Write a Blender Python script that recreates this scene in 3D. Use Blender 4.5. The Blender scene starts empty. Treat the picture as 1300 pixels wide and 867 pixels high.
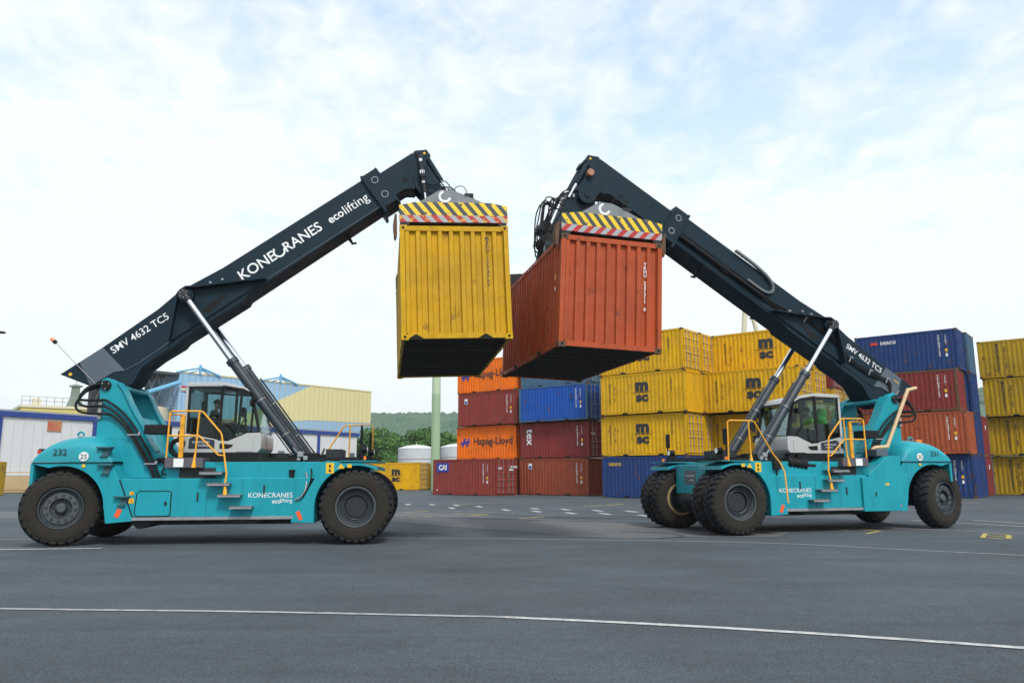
import bpy, bmesh, math, random
from math import radians as rd, sin, cos, pi
from mathutils import Vector, Matrix, noise
random.seed(7)
SC = bpy.context.scene
COL = SC.collection

# ------------------------------------------------------------------ camera
cam_d = bpy.data.cameras.new('camera'); cam = bpy.data.objects.new('camera', cam_d); COL.objects.link(cam)
cam_d.sensor_width = 36; cam_d.lens = 986 / 1300 * 36; cam_d.clip_start = .1; cam_d.clip_end = 6000
_p, _r = rd(9.575), rd(-.21)
_f = Vector((0, cos(_p), sin(_p))); _x = Vector((1, 0, 0)); _z = Vector((0, -sin(_p), cos(_p)))
_X = _x * cos(_r) + _z * sin(_r); _Z = -_x * sin(_r) + _z * cos(_r)
M = Matrix((_X, _Z, -_f)).transposed().to_4x4(); M.translation = (0, 0, 1.603)
cam.matrix_world = M
SC.camera = cam

# ------------------------------------------------------------------ light, sky, exposure
SUN_EL, SUN_AZ = rd(50), rd(158)          # azimuth measured clockwise from +y: behind the camera, a little to the right
SC.view_settings.view_transform = 'Standard'; SC.view_settings.look = 'None'
SC.view_settings.exposure = .88; SC.view_settings.gamma = 1
sd = bpy.data.lights.new('sun', 'SUN'); sd.energy = 1.5; sd.angle = rd(11); sd.color = (1, .965, .91)
sun = bpy.data.objects.new('sun', sd); COL.objects.link(sun)
to_sun = Vector((sin(SUN_AZ) * cos(SUN_EL), cos(SUN_AZ) * cos(SUN_EL), sin(SUN_EL)))
sun.rotation_euler = to_sun.to_track_quat('Z', 'Y').to_euler()
w = bpy.data.worlds.new('World'); SC.world = w; w.use_nodes = True
nt = w.node_tree; nt.nodes.clear()
def N(t, **k):
    n = nt.nodes.new(t)
    for a, b in k.items(): setattr(n, a, b)
    return n
def LK(a, b): nt.links.new(a, b)
def mth(op, a, b=None, c=None):
    n = N('ShaderNodeMath', operation=op)
    for i, v in enumerate((a, b, c)):
        if v is None: continue
        if hasattr(v, 'links'): LK(v, n.inputs[i])
        else: n.inputs[i].default_value = v
    return n.outputs[0]
out = N('ShaderNodeOutputWorld'); bg = N('ShaderNodeBackground'); bg2 = N('ShaderNodeBackground'); mixs = N('ShaderNodeMixShader')
sky = N('ShaderNodeTexSky', sky_type='NISHITA', sun_disc=False)
sky.sun_elevation = SUN_EL; sky.sun_rotation = SUN_AZ; sky.air_density = 1.2; sky.dust_density = 1.5; sky.altitude = 50
tint = N('ShaderNodeMix', data_type='RGBA', blend_type='MULTIPLY'); tint.inputs[0].default_value = 1; tint.inputs[7].default_value = (.98, 1.11, 1.10, 1); LK(sky.outputs[0], tint.inputs[6]); LK(tint.outputs[2], bg.inputs[0]); bg.inputs[1].default_value = .15
tc = N('ShaderNodeTexCoord'); sp = N('ShaderNodeSeparateXYZ'); LK(tc.outputs['Generated'], sp.inputs[0])
zz = mth('ADD', mth('MAXIMUM', sp.outputs[2], 0), .16)
cmb = N('ShaderNodeCombineXYZ'); LK(mth('DIVIDE', sp.outputs[0], zz), cmb.inputs[0]); LK(mth('DIVIDE', sp.outputs[1], zz), cmb.inputs[1])
def nz(scale, detail, rough, sx=1, sy=1, rot=0, off=0, dist=0):
    mp = N('ShaderNodeMapping'); mp.inputs['Scale'].default_value = (sx, sy, 1); mp.inputs['Rotation'].default_value = (0, 0, rot); mp.inputs['Location'].default_value = (off, off * .7, off)
    LK(cmb.outputs[0], mp.inputs[0]); n = N('ShaderNodeTexNoise'); n.inputs['Scale'].default_value = scale; n.inputs['Detail'].default_value = detail
    n.inputs['Roughness'].default_value = rough; n.inputs['Distortion'].default_value = dist; LK(mp.outputs[0], n.inputs['Vector']); return n.outputs[0]
big = nz(.75, 3, .5, 1, .8, .3, 5.3)
mid = nz(2.4, 6, .6, 1, .55, .35, 2.0, .4)
fin = nz(9.5, 5, .62, 1, .8, .6, 1.1, .5)
streak = nz(1.6, 5, .6, .5, 2.0, -.5, 7.0, .2)
dens = mth('ADD', mth('ADD', mth('MULTIPLY', big, 1.0), mth('MULTIPLY', mid, .55)), mth('ADD', mth('MULTIPLY', fin, .75), mth('MULTIPLY', streak, .5)))
ramp = N('ShaderNodeMapRange'); LK(dens, ramp.inputs[0]); ramp.inputs[1].default_value = 1.20; ramp.inputs[2].default_value = 1.55; ramp.inputs[3].default_value = .40; ramp.inputs[4].default_value = .985
hor = N('ShaderNodeMapRange'); LK(sp.outputs[2], hor.inputs[0]); hor.inputs[1].default_value = .02; hor.inputs[2].default_value = .45; hor.inputs[3].default_value = .5; hor.inputs[4].default_value = 0
fac = mth('MINIMUM', mth('ADD', ramp.outputs[0], hor.outputs[0]), .97)
bg2.inputs[0].default_value = (.555, .585, .600, 1); bg2.inputs[1].default_value = 1.0
LK(fac, mixs.inputs[0]); LK(bg.outputs[0], mixs.inputs[1]); LK(bg2.outputs[0], mixs.inputs[2]); LK(mixs.outputs[0], out.inputs[0])

# ------------------------------------------------------------------ materials
MATS = {}
def mat(name, col, rough=.5, metal=0, dirt=0, dcol=(.12, .09, .06), scale=2.0, streaks=0, bump=0, bscale=30, spec=.5, coat=0, col2=None, cscale=1.0, rust=0):
    if name in MATS: return MATS[name]
    m = bpy.data.materials.new(name); m.use_nodes = True; t = m.node_tree; n = t.nodes; l = t.links
    b = n['Principled BSDF']; b.inputs['Roughness'].default_value = rough; b.inputs['Metallic'].default_value = metal
    b.inputs['Specular IOR Level'].default_value = spec; b.inputs['Coat Weight'].default_value = coat; b.inputs['Coat Roughness'].default_value = .12
    b.inputs['Base Color'].default_value = (*col, 1)
    tcn = n.new('ShaderNodeTexCoord'); cur = None
    def mixc(fac, a, c2):
        x = n.new('ShaderNodeMix'); x.data_type = 'RGBA'; l.new(fac, x.inputs[0])
        if a is None: x.inputs[6].default_value = (*col, 1)
        else: l.new(a, x.inputs[6])
        x.inputs[7].default_value = (*c2, 1); return x.outputs[2]
    def noi(sc, det=5, vec=(1, 1, 1), lo=.4, hi=.7, top=1.0, off=0):
        mp = n.new('ShaderNodeMapping'); mp.inputs['Scale'].default_value = vec; mp.inputs['Location'].default_value = (off, off, off); l.new(tcn.outputs['Object'], mp.inputs[0])
        oi = n.new('ShaderNodeObjectInfo'); ad = n.new('ShaderNodeVectorMath'); ad.operation = 'ADD'
        sc3 = n.new('ShaderNodeVectorMath'); sc3.operation = 'SCALE'; sc3.inputs['Scale'].default_value = 37
        cx = n.new('ShaderNodeCombineXYZ'); l.new(oi.outputs['Random'], cx.inputs[0]); l.new(oi.outputs['Random'], cx.inputs[1]); l.new(cx.outputs[0], sc3.inputs[0])
        l.new(mp.outputs[0], ad.inputs[0]); l.new(sc3.outputs[0], ad.inputs[1])
        x = n.new('ShaderNodeTexNoise'); x.inputs['Scale'].default_value = sc; x.inputs['Detail'].default_value = det; x.inputs['Roughness'].default_value = .62; l.new(ad.outputs[0], x.inputs['Vector'])
        r = n.new('ShaderNodeMapRange'); l.new(x.outputs[0], r.inputs[0]); r.inputs[1].default_value = lo; r.inputs[2].default_value = hi; r.inputs[4].default_value = top; return r.outputs[0]
    if col2: cur = mixc(noi(cscale, 4, lo=.35, hi=.65), cur, col2)
    if dirt: cur = mixc(noi(scale, 6, lo=.45, hi=.8, top=dirt), cur, dcol)
    if streaks: cur = mixc(noi(5, 5, (1, 1, .09), .5, .78, streaks, 3), cur, dcol)
    if rust: cur = mixc(noi(3.2, 9, (1, 1, .6), .60, .67, rust, 9), cur, (.12, .045, .022))
    if cur is not None: l.new(cur, b.inputs['Base Color'])
    if dirt:
        rr = n.new('ShaderNodeMapRange'); l.new(noi(scale * 1.7, 4, off=5), rr.inputs[0]); rr.inputs[3].default_value = rough; rr.inputs[4].default_value = min(1, rough + .3); l.new(rr.outputs[0], b.inputs['Roughness'])
    if bump:
        x = n.new('ShaderNodeTexNoise'); x.inputs['Scale'].default_value = bscale; x.inputs['Detail'].default_value = 6; l.new(tcn.outputs['Object'], x.inputs['Vector'])
        bb = n.new('ShaderNodeBump'); bb.inputs['Strength'].default_value = bump; bb.inputs['Distance'].default_value = .02 if bscale > 5 else .06; l.new(x.outputs[0], bb.inputs['Height']); l.new(bb.outputs[0], b.inputs['Normal'])
    MATS[name] = m; return m
def cpaint(name, col, rust=.8):
    d = tuple(c * .45 + .006 for c in col)
    f = tuple(min(1, c * .82 + .012) for c in col)
    return mat(name, col, .5, 0, .45, d, 1.3, .5, .45, 2.5, .22, 0, f, .5, rust)
teal = mat('teal_paint', (.010, .29, .355), .35, 0, .22, (.012, .13, .15), 1.1, .40, 0, 7, .25, .05)
teal2 = mat('teal_paint_dusty', (.011, .29, .35), .38, 0, .35, (.06, .17, .18), .9, .25, 0, 7, .3, .05)
navy = mat('boom_paint', (.009, .023, .035), .42, 0, .25, (.016, .028, .036), 1.2, .15, 0, 7, .16, .0)
greyp = mat('grey_paint', (.075, .10, .125), .4, 0, .3, (.05, .06, .06), 2)
sprg = mat('spreader_grey', (.19, .21, .225), .5, 0, .5, (.10, .10, .10), 3, .3)
black = mat('black_rubber', (.008, .008, .009), .5, 0, .3, (.02, .018, .016), 4, spec=.25)
dark = mat('dark_steel', (.022, .026, .030), .45, 0, .4, (.04, .036, .03), 5, spec=.3)
tread = mat('tyre_tread', (.015, .017, .020), .75, 0, .6, (.034, .032, .030), 4, 0, .5, 60, .3)
wallt = mat('tyre_dusty_sidewall', (.029, .025, .020), .9, 0, .9, (.016, .015, .015), 1.6, 0, .4, 25, .25)
rimm = mat('rim_steel', (.022, .032, .040), .45, 0, .5, (.06, .055, .045), 4)
ringm = mat('tan_rim_ring', (.30, .22, .09), .6, 0, .4)
chrome = mat('chrome_rod', (.75, .77, .8), .12, 1)
steel = mat('galvanised_steel', (.34, .35, .36), .45, .6, .4, (.16, .14, .12), 8)
orange = mat('safety_orange_rail', (.80, .36, .012), .4, 0, .2, (.3, .15, .03), 8)
white = mat('cab_light_grey', (.42, .43, .42), .35, 0, .25, (.3, .29, .27), 3, .2, 0, 7, .5, .3)
prnt = mat('white_print', (.75, .76, .76), .5)
bprnt = mat('black_print', (.012, .016, .02), .5)
bluep = mat('blue_print', (.015, .03, .30), .5)
yprnt = mat('yellow_print', (.75, .45, .01), .5)
redp = mat('red_print', (.55, .03, .012), .45)
redo = mat('red_orange_reflector', (.80, .10, .02), .3)
amber = mat('amber_lens', (.85, .20, .02), .2)
cream_pipe = mat('cream_pipe', (.62, .44, .24), .4, 0, .3, (.35, .25, .14), 4)
rusty = mat('rusty_steel', (.10, .055, .030), .8, 0, .8, (.20, .09, .03), 8)
hole_shade = mat('painted_hole_shade', (.004, .004, .004), .9)  # flat black that paints the shade inside holes, pockets and recesses
hivis = mat('hivis_yellow', (.45, .85, .02), .7)
green = mat('hivis_green', (.06, .75, .03), .7)
skin = mat('skin', (.55, .30, .20), .6)
hair = mat('hair', (.03, .02, .015), .7)
trous = mat('dark_cloth', (.02, .022, .03), .8)
C_Y = cpaint('container_yellow', (.68, .375, .002), .5)
C_Y2 = cpaint('container_yellow_lifted', (.60, .335, .001), .5)
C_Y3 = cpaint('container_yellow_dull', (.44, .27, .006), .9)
C_O = cpaint('container_orange', (.88, .175, .002), .1)
C_R = cpaint('container_red_brown', (.26, .040, .030), .9)
C_R2 = cpaint('container_rust_red', (.30, .062, .028), 1)
C_RL = cpaint('container_orange_red', (.44, .075, .020), .7)
C_M = cpaint('container_maroon', (.23, .030, .028), .8)
C_B = cpaint('container_blue', (.008, .085, .40), .9)
C_N = cpaint('container_navy', (.012, .045, .17), .9)
C_G = cpaint('container_grey_blue', (.06, .14, .22), 1)
C_GR = cpaint('container_grey', (.12, .13, .14), 1)
C_W = cpaint('container_white', (.55, .55, .54), .6)
C_OR = cpaint('container_burnt_orange', (.38, .085, .030), 1)
under = mat('container_underside', (.045, .040, .036), .8, 0, .6, (.08, .05, .03), 4)
under2 = mat('floor_slab_shade', (.008, .008, .008), .9)  # floor slab blackened: shade between the cross members put into its colour

def glassm():
    m = bpy.data.materials.new('cab_glass'); m.use_nodes = True; t = m.node_tree; n = t.nodes; l = t.links; n.clear()
    o = n.new('ShaderNodeOutputMaterial'); tr = n.new('ShaderNodeBsdfTransparent'); gl = n.new('ShaderNodeBsdfGlossy'); mx = n.new('ShaderNodeMixShader'); fr = n.new('ShaderNodeFresnel')
    tr.inputs[0].default_value = (.72, .82, .79, 1); gl.inputs['Roughness'].default_value = .03; gl.inputs[0].default_value = (.9, .95, 1, 1); fr.inputs[0].default_value = 1.4
    hf = n.new('ShaderNodeMath'); hf.operation = 'MULTIPLY'; hf.inputs[1].default_value = .55; l.new(fr.outputs[0], hf.inputs[0]); l.new(hf.outputs[0], mx.inputs[0]); l.new(tr.outputs[0], mx.inputs[1]); l.new(gl.outputs[0], mx.inputs[2]); l.new(mx.outputs[0], o.inputs[0]); return m
glass = glassm()

def stripes(name, c1, c2, period, slope, wear, wc):
    m = bpy.data.materials.new(name); m.use_nodes = True; t = m.node_tree; n = t.nodes; l = t.links; b = n['Principled BSDF']; b.inputs['Roughness'].default_value = .5
    c = n.new('ShaderNodeTexCoord'); s = n.new('ShaderNodeSeparateXYZ'); l.new(c.outputs['Object'], s.inputs[0])
    a = n.new('ShaderNodeMath'); a.operation = 'MULTIPLY_ADD'; l.new(s.outputs[2], a.inputs[0]); a.inputs[1].default_value = slope; l.new(s.outputs[0], a.inputs[2])
    d = n.new('ShaderNodeMath'); d.operation = 'DIVIDE'; l.new(a.outputs[0], d.inputs[0]); d.inputs[1].default_value = period
    f = n.new('ShaderNodeMath'); f.operation = 'FRACT'; l.new(d.outputs[0], f.inputs[0])
    g = n.new('ShaderNodeMath'); g.operation = 'GREATER_THAN'; l.new(f.outputs[0], g.inputs[0]); g.inputs[1].default_value = .5
    x = n.new('ShaderNodeMix'); x.data_type = 'RGBA'; l.new(g.outputs[0], x.inputs[0]); x.inputs[6].default_value = (*c1, 1); x.inputs[7].default_value = (*c2, 1)
    z = n.new('ShaderNodeTexNoise'); z.inputs['Scale'].default_value = 6; z.inputs['Detail'].default_value = 7; z.inputs['Roughness'].default_value = .7; l.new(c.outputs['Object'], z.inputs['Vector'])
    q = n.new('ShaderNodeMath'); q.operation = 'GREATER_THAN'; l.new(z.outputs[0], q.inputs[0]); q.inputs[1].default_value = wear
    y = n.new('ShaderNodeMix'); y.data_type = 'RGBA'; l.new(q.outputs[0], y.inputs[0]); l.new(x.outputs[2], y.inputs[6]); y.inputs[7].default_value = (*wc, 1)
    l.new(y.outputs[2], b.inputs['Base Color']); return m
hazA = stripes('yellow_dark_hazard', (.80, .52, .01), (.030, .043, .05), .235, .78, .60, (.05, .05, .05))
hazB = stripes('red_white_hazard_right', (.42, .012, .01), (.34, .35, .36), .27, .9, .56, (.55, .32, .02))
hazC = stripes('red_white_hazard_left', (.42, .012, .01), (.34, .35, .36), .27, -.9, .68, (.10, .08, .06))

# ------------------------------------------------------------------ mesh building
class MB:
    def __init__(s): s.v = []; s.f = []; s.m = []
    def add(s, v, f, m=0):
        o = len(s.v); s.v += [tuple(p) for p in v]; s.f += [tuple(i + o for i in q) for q in f]; s.m += [m] * len(f); return s
    def box(s, x0, x1, y0, y1, z0, z1, m=0):
        return s.add([(x0, y0, z0), (x1, y0, z0), (x1, y1, z0), (x0, y1, z0), (x0, y0, z1), (x1, y0, z1), (x1, y1, z1), (x0, y1, z1)],
                     [(3, 2, 1, 0), (4, 5, 6, 7), (0, 1, 5, 4), (1, 2, 6, 5), (2, 3, 7, 6), (3, 0, 4, 7)], m)
    def cbox(s, c, d, m=0):
        return s.box(c[0] - d[0] / 2, c[0] + d[0] / 2, c[1] - d[1] / 2, c[1] + d[1] / 2, c[2] - d[2] / 2, c[2] + d[2] / 2, m)
    def prism(s, pts, a, b, ax='y', m=0):
        n = len(pts)
        P = (lambda u, v, t: (u, t, v)) if ax == 'y' else ((lambda u, v, t: (t, u, v)) if ax == 'x' else (lambda u, v, t: (u, v, t)))
        return s.add([P(u, v, a) for u, v in pts] + [P(u, v, b) for u, v in pts],
                     [tuple(range(n)), tuple(range(2 * n - 1, n - 1, -1))] + [(i, (i + 1) % n, (i + 1) % n + n, i + n) for i in range(n)], m)
    def tube(s, path, r, n=8, m=0, r2=None):
        path = [Vector(p) for p in path]; k = len(path); vs = []; up = None
        for i, p in enumerate(path):
            t = (path[min(i + 1, k - 1)] - path[max(i - 1, 0)]).normalized()
            if up is None: up = t.orthogonal().normalized()
            up = (up - t * up.dot(t)).normalized(); q = t.cross(up); rr = r if r2 is None else r + (r2 - r) * i / (k - 1)
            vs += [p + (up * cos(2 * pi * j / n) + q * sin(2 * pi * j / n)) * rr for j in range(n)]
        fs = [(i * n + j, i * n + (j + 1) % n, (i + 1) * n + (j + 1) % n, (i + 1) * n + j) for i in range(k - 1) for j in range(n)]
        fs += [tuple(range(n - 1, -1, -1)), tuple(range((k - 1) * n, k * n))]
        return s.add(vs, fs, m)
    def cyl(s, a, b, r, n=12, m=0): return s.tube([a, b], r, n, m)
    def lathe(s, prof, n=32, ax='y', m=0, c=(0, 0, 0), mm=None):
        vs = []; k = len(prof)
        for j in range(n):
            a = 2 * pi * j / n
            for r, t in prof:
                u, v = r * cos(a), r * sin(a)
                q = (u, t, v) if ax == 'y' else ((t, u, v) if ax == 'x' else (u, v, t))
                vs.append((q[0] + c[0], q[1] + c[1], q[2] + c[2]))
        o = len(s.v); s.v += vs
        for j in range(n):
            for i in range(k - 1):
                s.f.append((o + j * k + i, o + j * k + i + 1, o + ((j + 1) % n) * k + i + 1, o + ((j + 1) % n) * k + i)); s.m.append(mm[i] if mm else m)
        return s
    def mesh(s, name, mats, smooth=None, fix=True):
        me = bpy.data.meshes.new(name); me.from_pydata(s.v, [], s.f)
        for x in (mats if isinstance(mats, (list, tuple)) else [mats]): me.materials.append(x)
        me.polygons.foreach_set('material_index', s.m)
        if fix:
            bm = bmesh.new(); bm.from_mesh(me); bmesh.ops.recalc_face_normals(bm, faces=bm.faces); bm.to_mesh(me); bm.free()
        if smooth:
            me.polygons.foreach_set('use_smooth', [True] * len(me.polygons)); me.set_sharp_from_angle(angle=rd(smooth))
        me.update(); return me
    def build(s, name, mats, parent=None, smooth=35, bevel=0, loc=None, seg=2):
        o = link(name, s.mesh(name, mats, smooth), parent)
        if bevel: bev(o, bevel, seg)
        if loc: o.location = loc
        return o
def bev(o, w, seg=2):
    b = o.modifiers.new('bevel', 'BEVEL'); b.width = w; b.segments = seg; b.limit_method = 'ANGLE'; b.angle_limit = rd(38); b.harden_normals = True
def link(name, data, parent=None):
    o = bpy.data.objects.new(name, data); COL.objects.link(o)
    if parent is not None: o.parent = parent
    return o
def tag(o, label=None, cat=None, group=None, kind=None):
    for k, v in (('label', label), ('category', cat), ('group', group), ('kind', kind)):
        if v: o[k] = v
    return o
def empty(name, loc=(0, 0, 0), rz=0):
    o = bpy.data.objects.new(name, None); COL.objects.link(o); o.location = loc; o.rotation_euler = (0, 0, rz); o.empty_display_size = .3; return o
FRAMES = {'-y': ((1, 0, 0), (0, 0, 1), (0, -1, 0)), '+y': ((-1, 0, 0), (0, 0, 1), (0, 1, 0)), '-x': ((0, -1, 0), (0, 0, 1), (-1, 0, 0)), '+x': ((0, 1, 0), (0, 0, 1), (1, 0, 0))}
def fmat(face, pos, rot=0, scale=1.0):
    a, b, c = FRAMES[face]; m = Matrix((a, b, c)).transposed().to_4x4() @ Matrix.Rotation(rot, 4, 'Z') @ Matrix.Scale(scale, 4)
    m.translation = pos; return m
TXT = {}
def textmesh(s, material, off=0.0, squash=1.0, shear=0.0, line=1.0, sp=1.0):
    k = (s, material.name, off, squash, shear, line, sp)
    if k in TXT: return TXT[k]
    c = bpy.data.curves.new('txt', 'FONT'); c.body = s; c.size = 1; c.offset = off; c.extrude = .004; c.align_x = 'CENTER'; c.align_y = 'CENTER'; c.resolution_u = 3; c.shear = shear; c.space_line = line; c.space_character = sp
    o = bpy.data.objects.new('txt', c); COL.objects.link(o); dg = bpy.context.evaluated_depsgraph_get(); dg.update()
    me = bpy.data.meshes.new_from_object(o.evaluated_get(dg)); me.name = 'lettering'
    bpy.data.objects.remove(o); bpy.data.curves.remove(c)
    xs = [v.co.x for v in me.vertices]; ys = [v.co.y for v in me.vertices]
    w0, h0 = max(xs) - min(xs), max(ys) - min(ys); cx, cy = (max(xs) + min(xs)) / 2, (max(ys) + min(ys)) / 2
    for v in me.vertices: v.co.x = (v.co.x - cx) * squash; v.co.y -= cy
    me.materials.clear(); me.materials.append(material); TXT[k] = (me, w0 * squash, h0); return TXT[k]
def letter(s, material, parent, face, pos, height=None, width=None, rot=0, name='lettering', **k):
    me, w0, h0 = textmesh(s, material, **k)
    o = link(name, me, parent); sc = (width / w0) if width else (height / h0)
    o.matrix_local = fmat(face, pos, rot, sc); return o

# ------------------------------------------------------------------ ground and markings
def groundmat():
    m = bpy.data.materials.new('asphalt'); m.use_nodes = True; t = m.node_tree; n = t.nodes; l = t.links; b = n['Principled BSDF']; c = n.new('ShaderNodeTexCoord')
    def no(sc, det, vec=(1, 1, 1), rough=.6, rot=0):
        mp = n.new('ShaderNodeMapping'); mp.inputs['Scale'].default_value = vec; mp.inputs['Rotation'].default_value = (0, 0, rot); l.new(c.outputs['Object'], mp.inputs[0])
        x = n.new('ShaderNodeTexNoise'); x.inputs['Scale'].default_value = sc; x.inputs['Detail'].default_value = det; x.inputs['Roughness'].default_value = rough; l.new(mp.outputs[0], x.inputs['Vector']); return x.outputs[0]
    def rng(f, a, b_, lo, hi):
        r = n.new('ShaderNodeMapRange'); l.new(f, r.inputs[0]); r.inputs[1].default_value = a; r.inputs[2].default_value = b_; r.inputs[3].default_value = lo; r.inputs[4].default_value = hi; return r.outputs[0]
    def mul(a, b_):
        x = n.new('ShaderNodeMath'); x.operation = 'MULTIPLY'; l.new(a, x.inputs[0]); l.new(b_, x.inputs[1]); return x.outputs[0]
    f = mul(rng(no(.22, 6), .35, .65, .84, 1.14), rng(no(1.4, 6, (.35, 1, 1), .65, .12), .3, .7, .88, 1.10))
    f = mul(f, rng(no(38, 3, rough=.85), .36, .64, .52, 1.50)); f = mul(f, rng(no(7, 6, rough=.8), .35, .65, .84, 1.16))
    wv = n.new('ShaderNodeTexWave'); wv.inputs['Scale'].default_value = .035; wv.inputs['Distortion'].default_value = 9; wv.inputs['Detail'].default_value = 3; wv.inputs['Detail Scale'].default_value = .5
    mp2 = n.new('ShaderNodeMapping'); mp2.inputs['Rotation'].default_value = (0, 0, 1.45); l.new(c.outputs['Object'], mp2.inputs[0]); l.new(mp2.outputs[0], wv.inputs['Vector'])
    tr_ = mul(rng(wv.outputs[1], .975, .998, 0, 1), rng(no(.35, 4), .5, .62, 0, .22)); iv = n.new('ShaderNodeMath'); iv.operation = 'SUBTRACT'; iv.inputs[0].default_value = 1; l.new(tr_, iv.inputs[1]); f = mul(f, iv.outputs[0])
    f = mul(f, rng(no(.55, 8, (.22, 1.2, 1), .75, -.25), .53, .68, 1.0, .78))
    cm = n.new('ShaderNodeCombineColor')
    for i, k in enumerate((.064, .077, .089)):
        x = n.new('ShaderNodeMath'); x.operation = 'MULTIPLY'; l.new(f, x.inputs[0]); x.inputs[1].default_value = k; l.new(x.outputs[0], cm.inputs[i])
    l.new(cm.outputs[0], b.inputs['Base Color']); l.new(rng(no(.5, 6), .3, .7, .72, .95), b.inputs['Roughness'])
    b.inputs['Specular IOR Level'].default_value = .35
    bb = n.new('ShaderNodeBump'); bb.inputs['Strength'].default_value = .8; bb.inputs['Distance'].default_value = .015; l.new(no(70, 4, rough=.8), bb.inputs['Height']); l.new(bb.outputs[0], b.inputs['Normal'])
    return m
g = MB()
xs = [-3000, -300, -100, 100, 300, 3000]; ys = [-600, -50, 60, 200, 600, 4000]
g.add([(x, y, 0) for y in ys for x in xs], [(j * 6 + i, j * 6 + i + 1, (j + 1) * 6 + i + 1, (j + 1) * 6 + i) for j in range(5) for i in range(5)])
tag(g.build('ground', groundmat(), smooth=None), kind='structure')
wline = mat('worn_white_line', (.34, .34, .34), .8, 0, 1, (.10, .11, .125), 5, 0, .3, 60)
wbright = mat('white_line', (.46, .46, .45), .8, 0, 1, (.09, .10, .115), 7, 0, .3, 60)
yline = mat('yellow_mark', (.46, .36, .07), .8, 0, .9, (.12, .12, .11), 4, 0, .3, 60)
patchm = mat('lighter_asphalt', (.120, .122, .122), .85, 0, .8, (.078, .088, .098), .7, 0, .4, 60, .3)
railm = mat('dark_tar', (.045, .048, .052), .7, 0, .6, (.09, .09, .09), 2)
def strip(pts, wd, z=.008):
    b = MB(); n = len(pts); vs = []
    for i, p in enumerate(pts):
        a = Vector(pts[max(i - 1, 0)]); c = Vector(pts[min(i + 1, n - 1)]); d = (c - a).normalized(); q = Vector((-d.y, d.x)) * wd / 2; p = Vector(p)
        vs += [(p.x + q.x, p.y + q.y, z), (p.x - q.x, p.y - q.y, z)]
    b.add(vs, [(2 * i, 2 * i + 1, 2 * i + 3, 2 * i + 2) for i in range(n - 1)]); return b
def smoothp(pts, k=6):
    res = []
    for i in range(len(pts) - 1):
        p0, p1, p2, p3 = [Vector(pts[max(0, min(len(pts) - 1, j))]) for j in (i - 1, i, i + 1, i + 2)]
        for t in range(k):
            t /= k; res.append(.5 * ((2 * p1) + (p2 - p0) * t + (2 * p0 - 5 * p1 + 4 * p2 - p3) * t * t + (3 * p1 - p0 - 3 * p2 + p3) * t ** 3))
    return res + [Vector(pts[-1])]
def mark(name, pts, wd, m, z=.008, sm=True): return tag(strip(smoothp(pts) if sm else pts, wd, z).build(name, m, smooth=None), kind='structure')
mark('lane_line', [(-13, 10.5), (-6.2, 9.79), (-3.1, 9.52), (-.1, 9.12)], .10, wline)
mark('lane_line', [(-.1, 9.12), (2.2, 8.45), (4.67, 7.48), (8, 5.9)], .115, wbright)
mark('lane_line', [(-11.5, 17.25), (-9.0, 17.5)], .16, wbright)
mark('lane_line', [(-14, 19.9), (-8, 19.95), (-2.87, 19.94), (2.79, 19.01), (6.03, 18.05), (8.35, 16.35), (9.81, 15.38), (12, 13.9)], .09, wline)
mark('lane_line', [(3.5, 25.5), (8, 24.2), (10.6, 22.9), (12.4, 21.3), (14.5, 19.5)], .10, wline)
mark('lane_line', [(13.2, 26.3), (14.5, 23.9), (15.4, 22.2)], .12, wbright)
mark('lane_line', [(15.2, 26.2), (15.8, 24.1), (16.4, 22.2)], .12, wbright)
mark('lane_line', [(-5.0, 35.8), (-.2, 31.8), (4.5, 27.7), (7, 25.6)], .09, wline)
tag(strip(smoothp([(-7.5, 43), (-5.9, 41.3), (-.2, 35.8), (5, 30.9), (12, 24.5), (18, 19)]), .22, .004).build('rail_track_groove', railm, smooth=None), kind='structure')
for x, y in [(-5.4, 40.9), (-4.1, 40.5), (-2.8, 36.5), (-2.8, 39.5), (-1.6, 38.0), (-.3, 34.5), (1.0, 35.7), (1.0, 33.1), (2.3, 34.7), (2.3, 31.6), (3.6, 33.5), (3.6, 31.0), (4.9, 32.8), (4.9, 29.5), (6.1, 31.8), (6.2, 28.2)]:
    mark('lane_dash', [(x + .14, y - .6), (x - .14, y + .6)], .26, wbright, sm=False)
for x, y, a, ln in [(-4.0, 33.3, .9, 1.4), (-1.7, 31.4, .2, 1.2), (-1.3, 30.6, 1.0, 1.3), (.7, 28.7, 1.0, 1.7), (-2.5, 40.7, .6, 1.2), (-.9, 42.8, .5, 1.8), (3.1, 46.5, .3, 1.2), (5.1, 39.7, 1.0, 2.2), (3.9, 38.3, .8, 1.6), (24, 44, -.2, 1.5), (23.3, 40.5, .3, 1.3), (-3.4, 29.2, .5, .9)]:
    mark('yellow_dash', [(x - ln / 2 * cos(a), y - ln / 2 * sin(a)), (x + ln / 2 * cos(a), y + ln / 2 * sin(a))], .16, yline, sm=False)
def letters_ground(paths, m):
    b = MB()
    for k_, p in enumerate(paths):
        q = strip(p, .11, .008 + .0006 * k_); b.add(q.v, q.f)
    return tag(b.build('ground_marking', m, smooth=None), kind='structure')
letters_ground([[(9.70, 22.55), (9.98, 21.65)], [(9.98, 21.65), (9.2, 20.75)]], yline)
letters_ground([[(9.10, 22.7), (9.27, 22.0)]], yline)
bx = lambda u, v: (11.43 + u * .31 + v * .83, 19.43 - u * .56 + v * 1.27)
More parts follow.
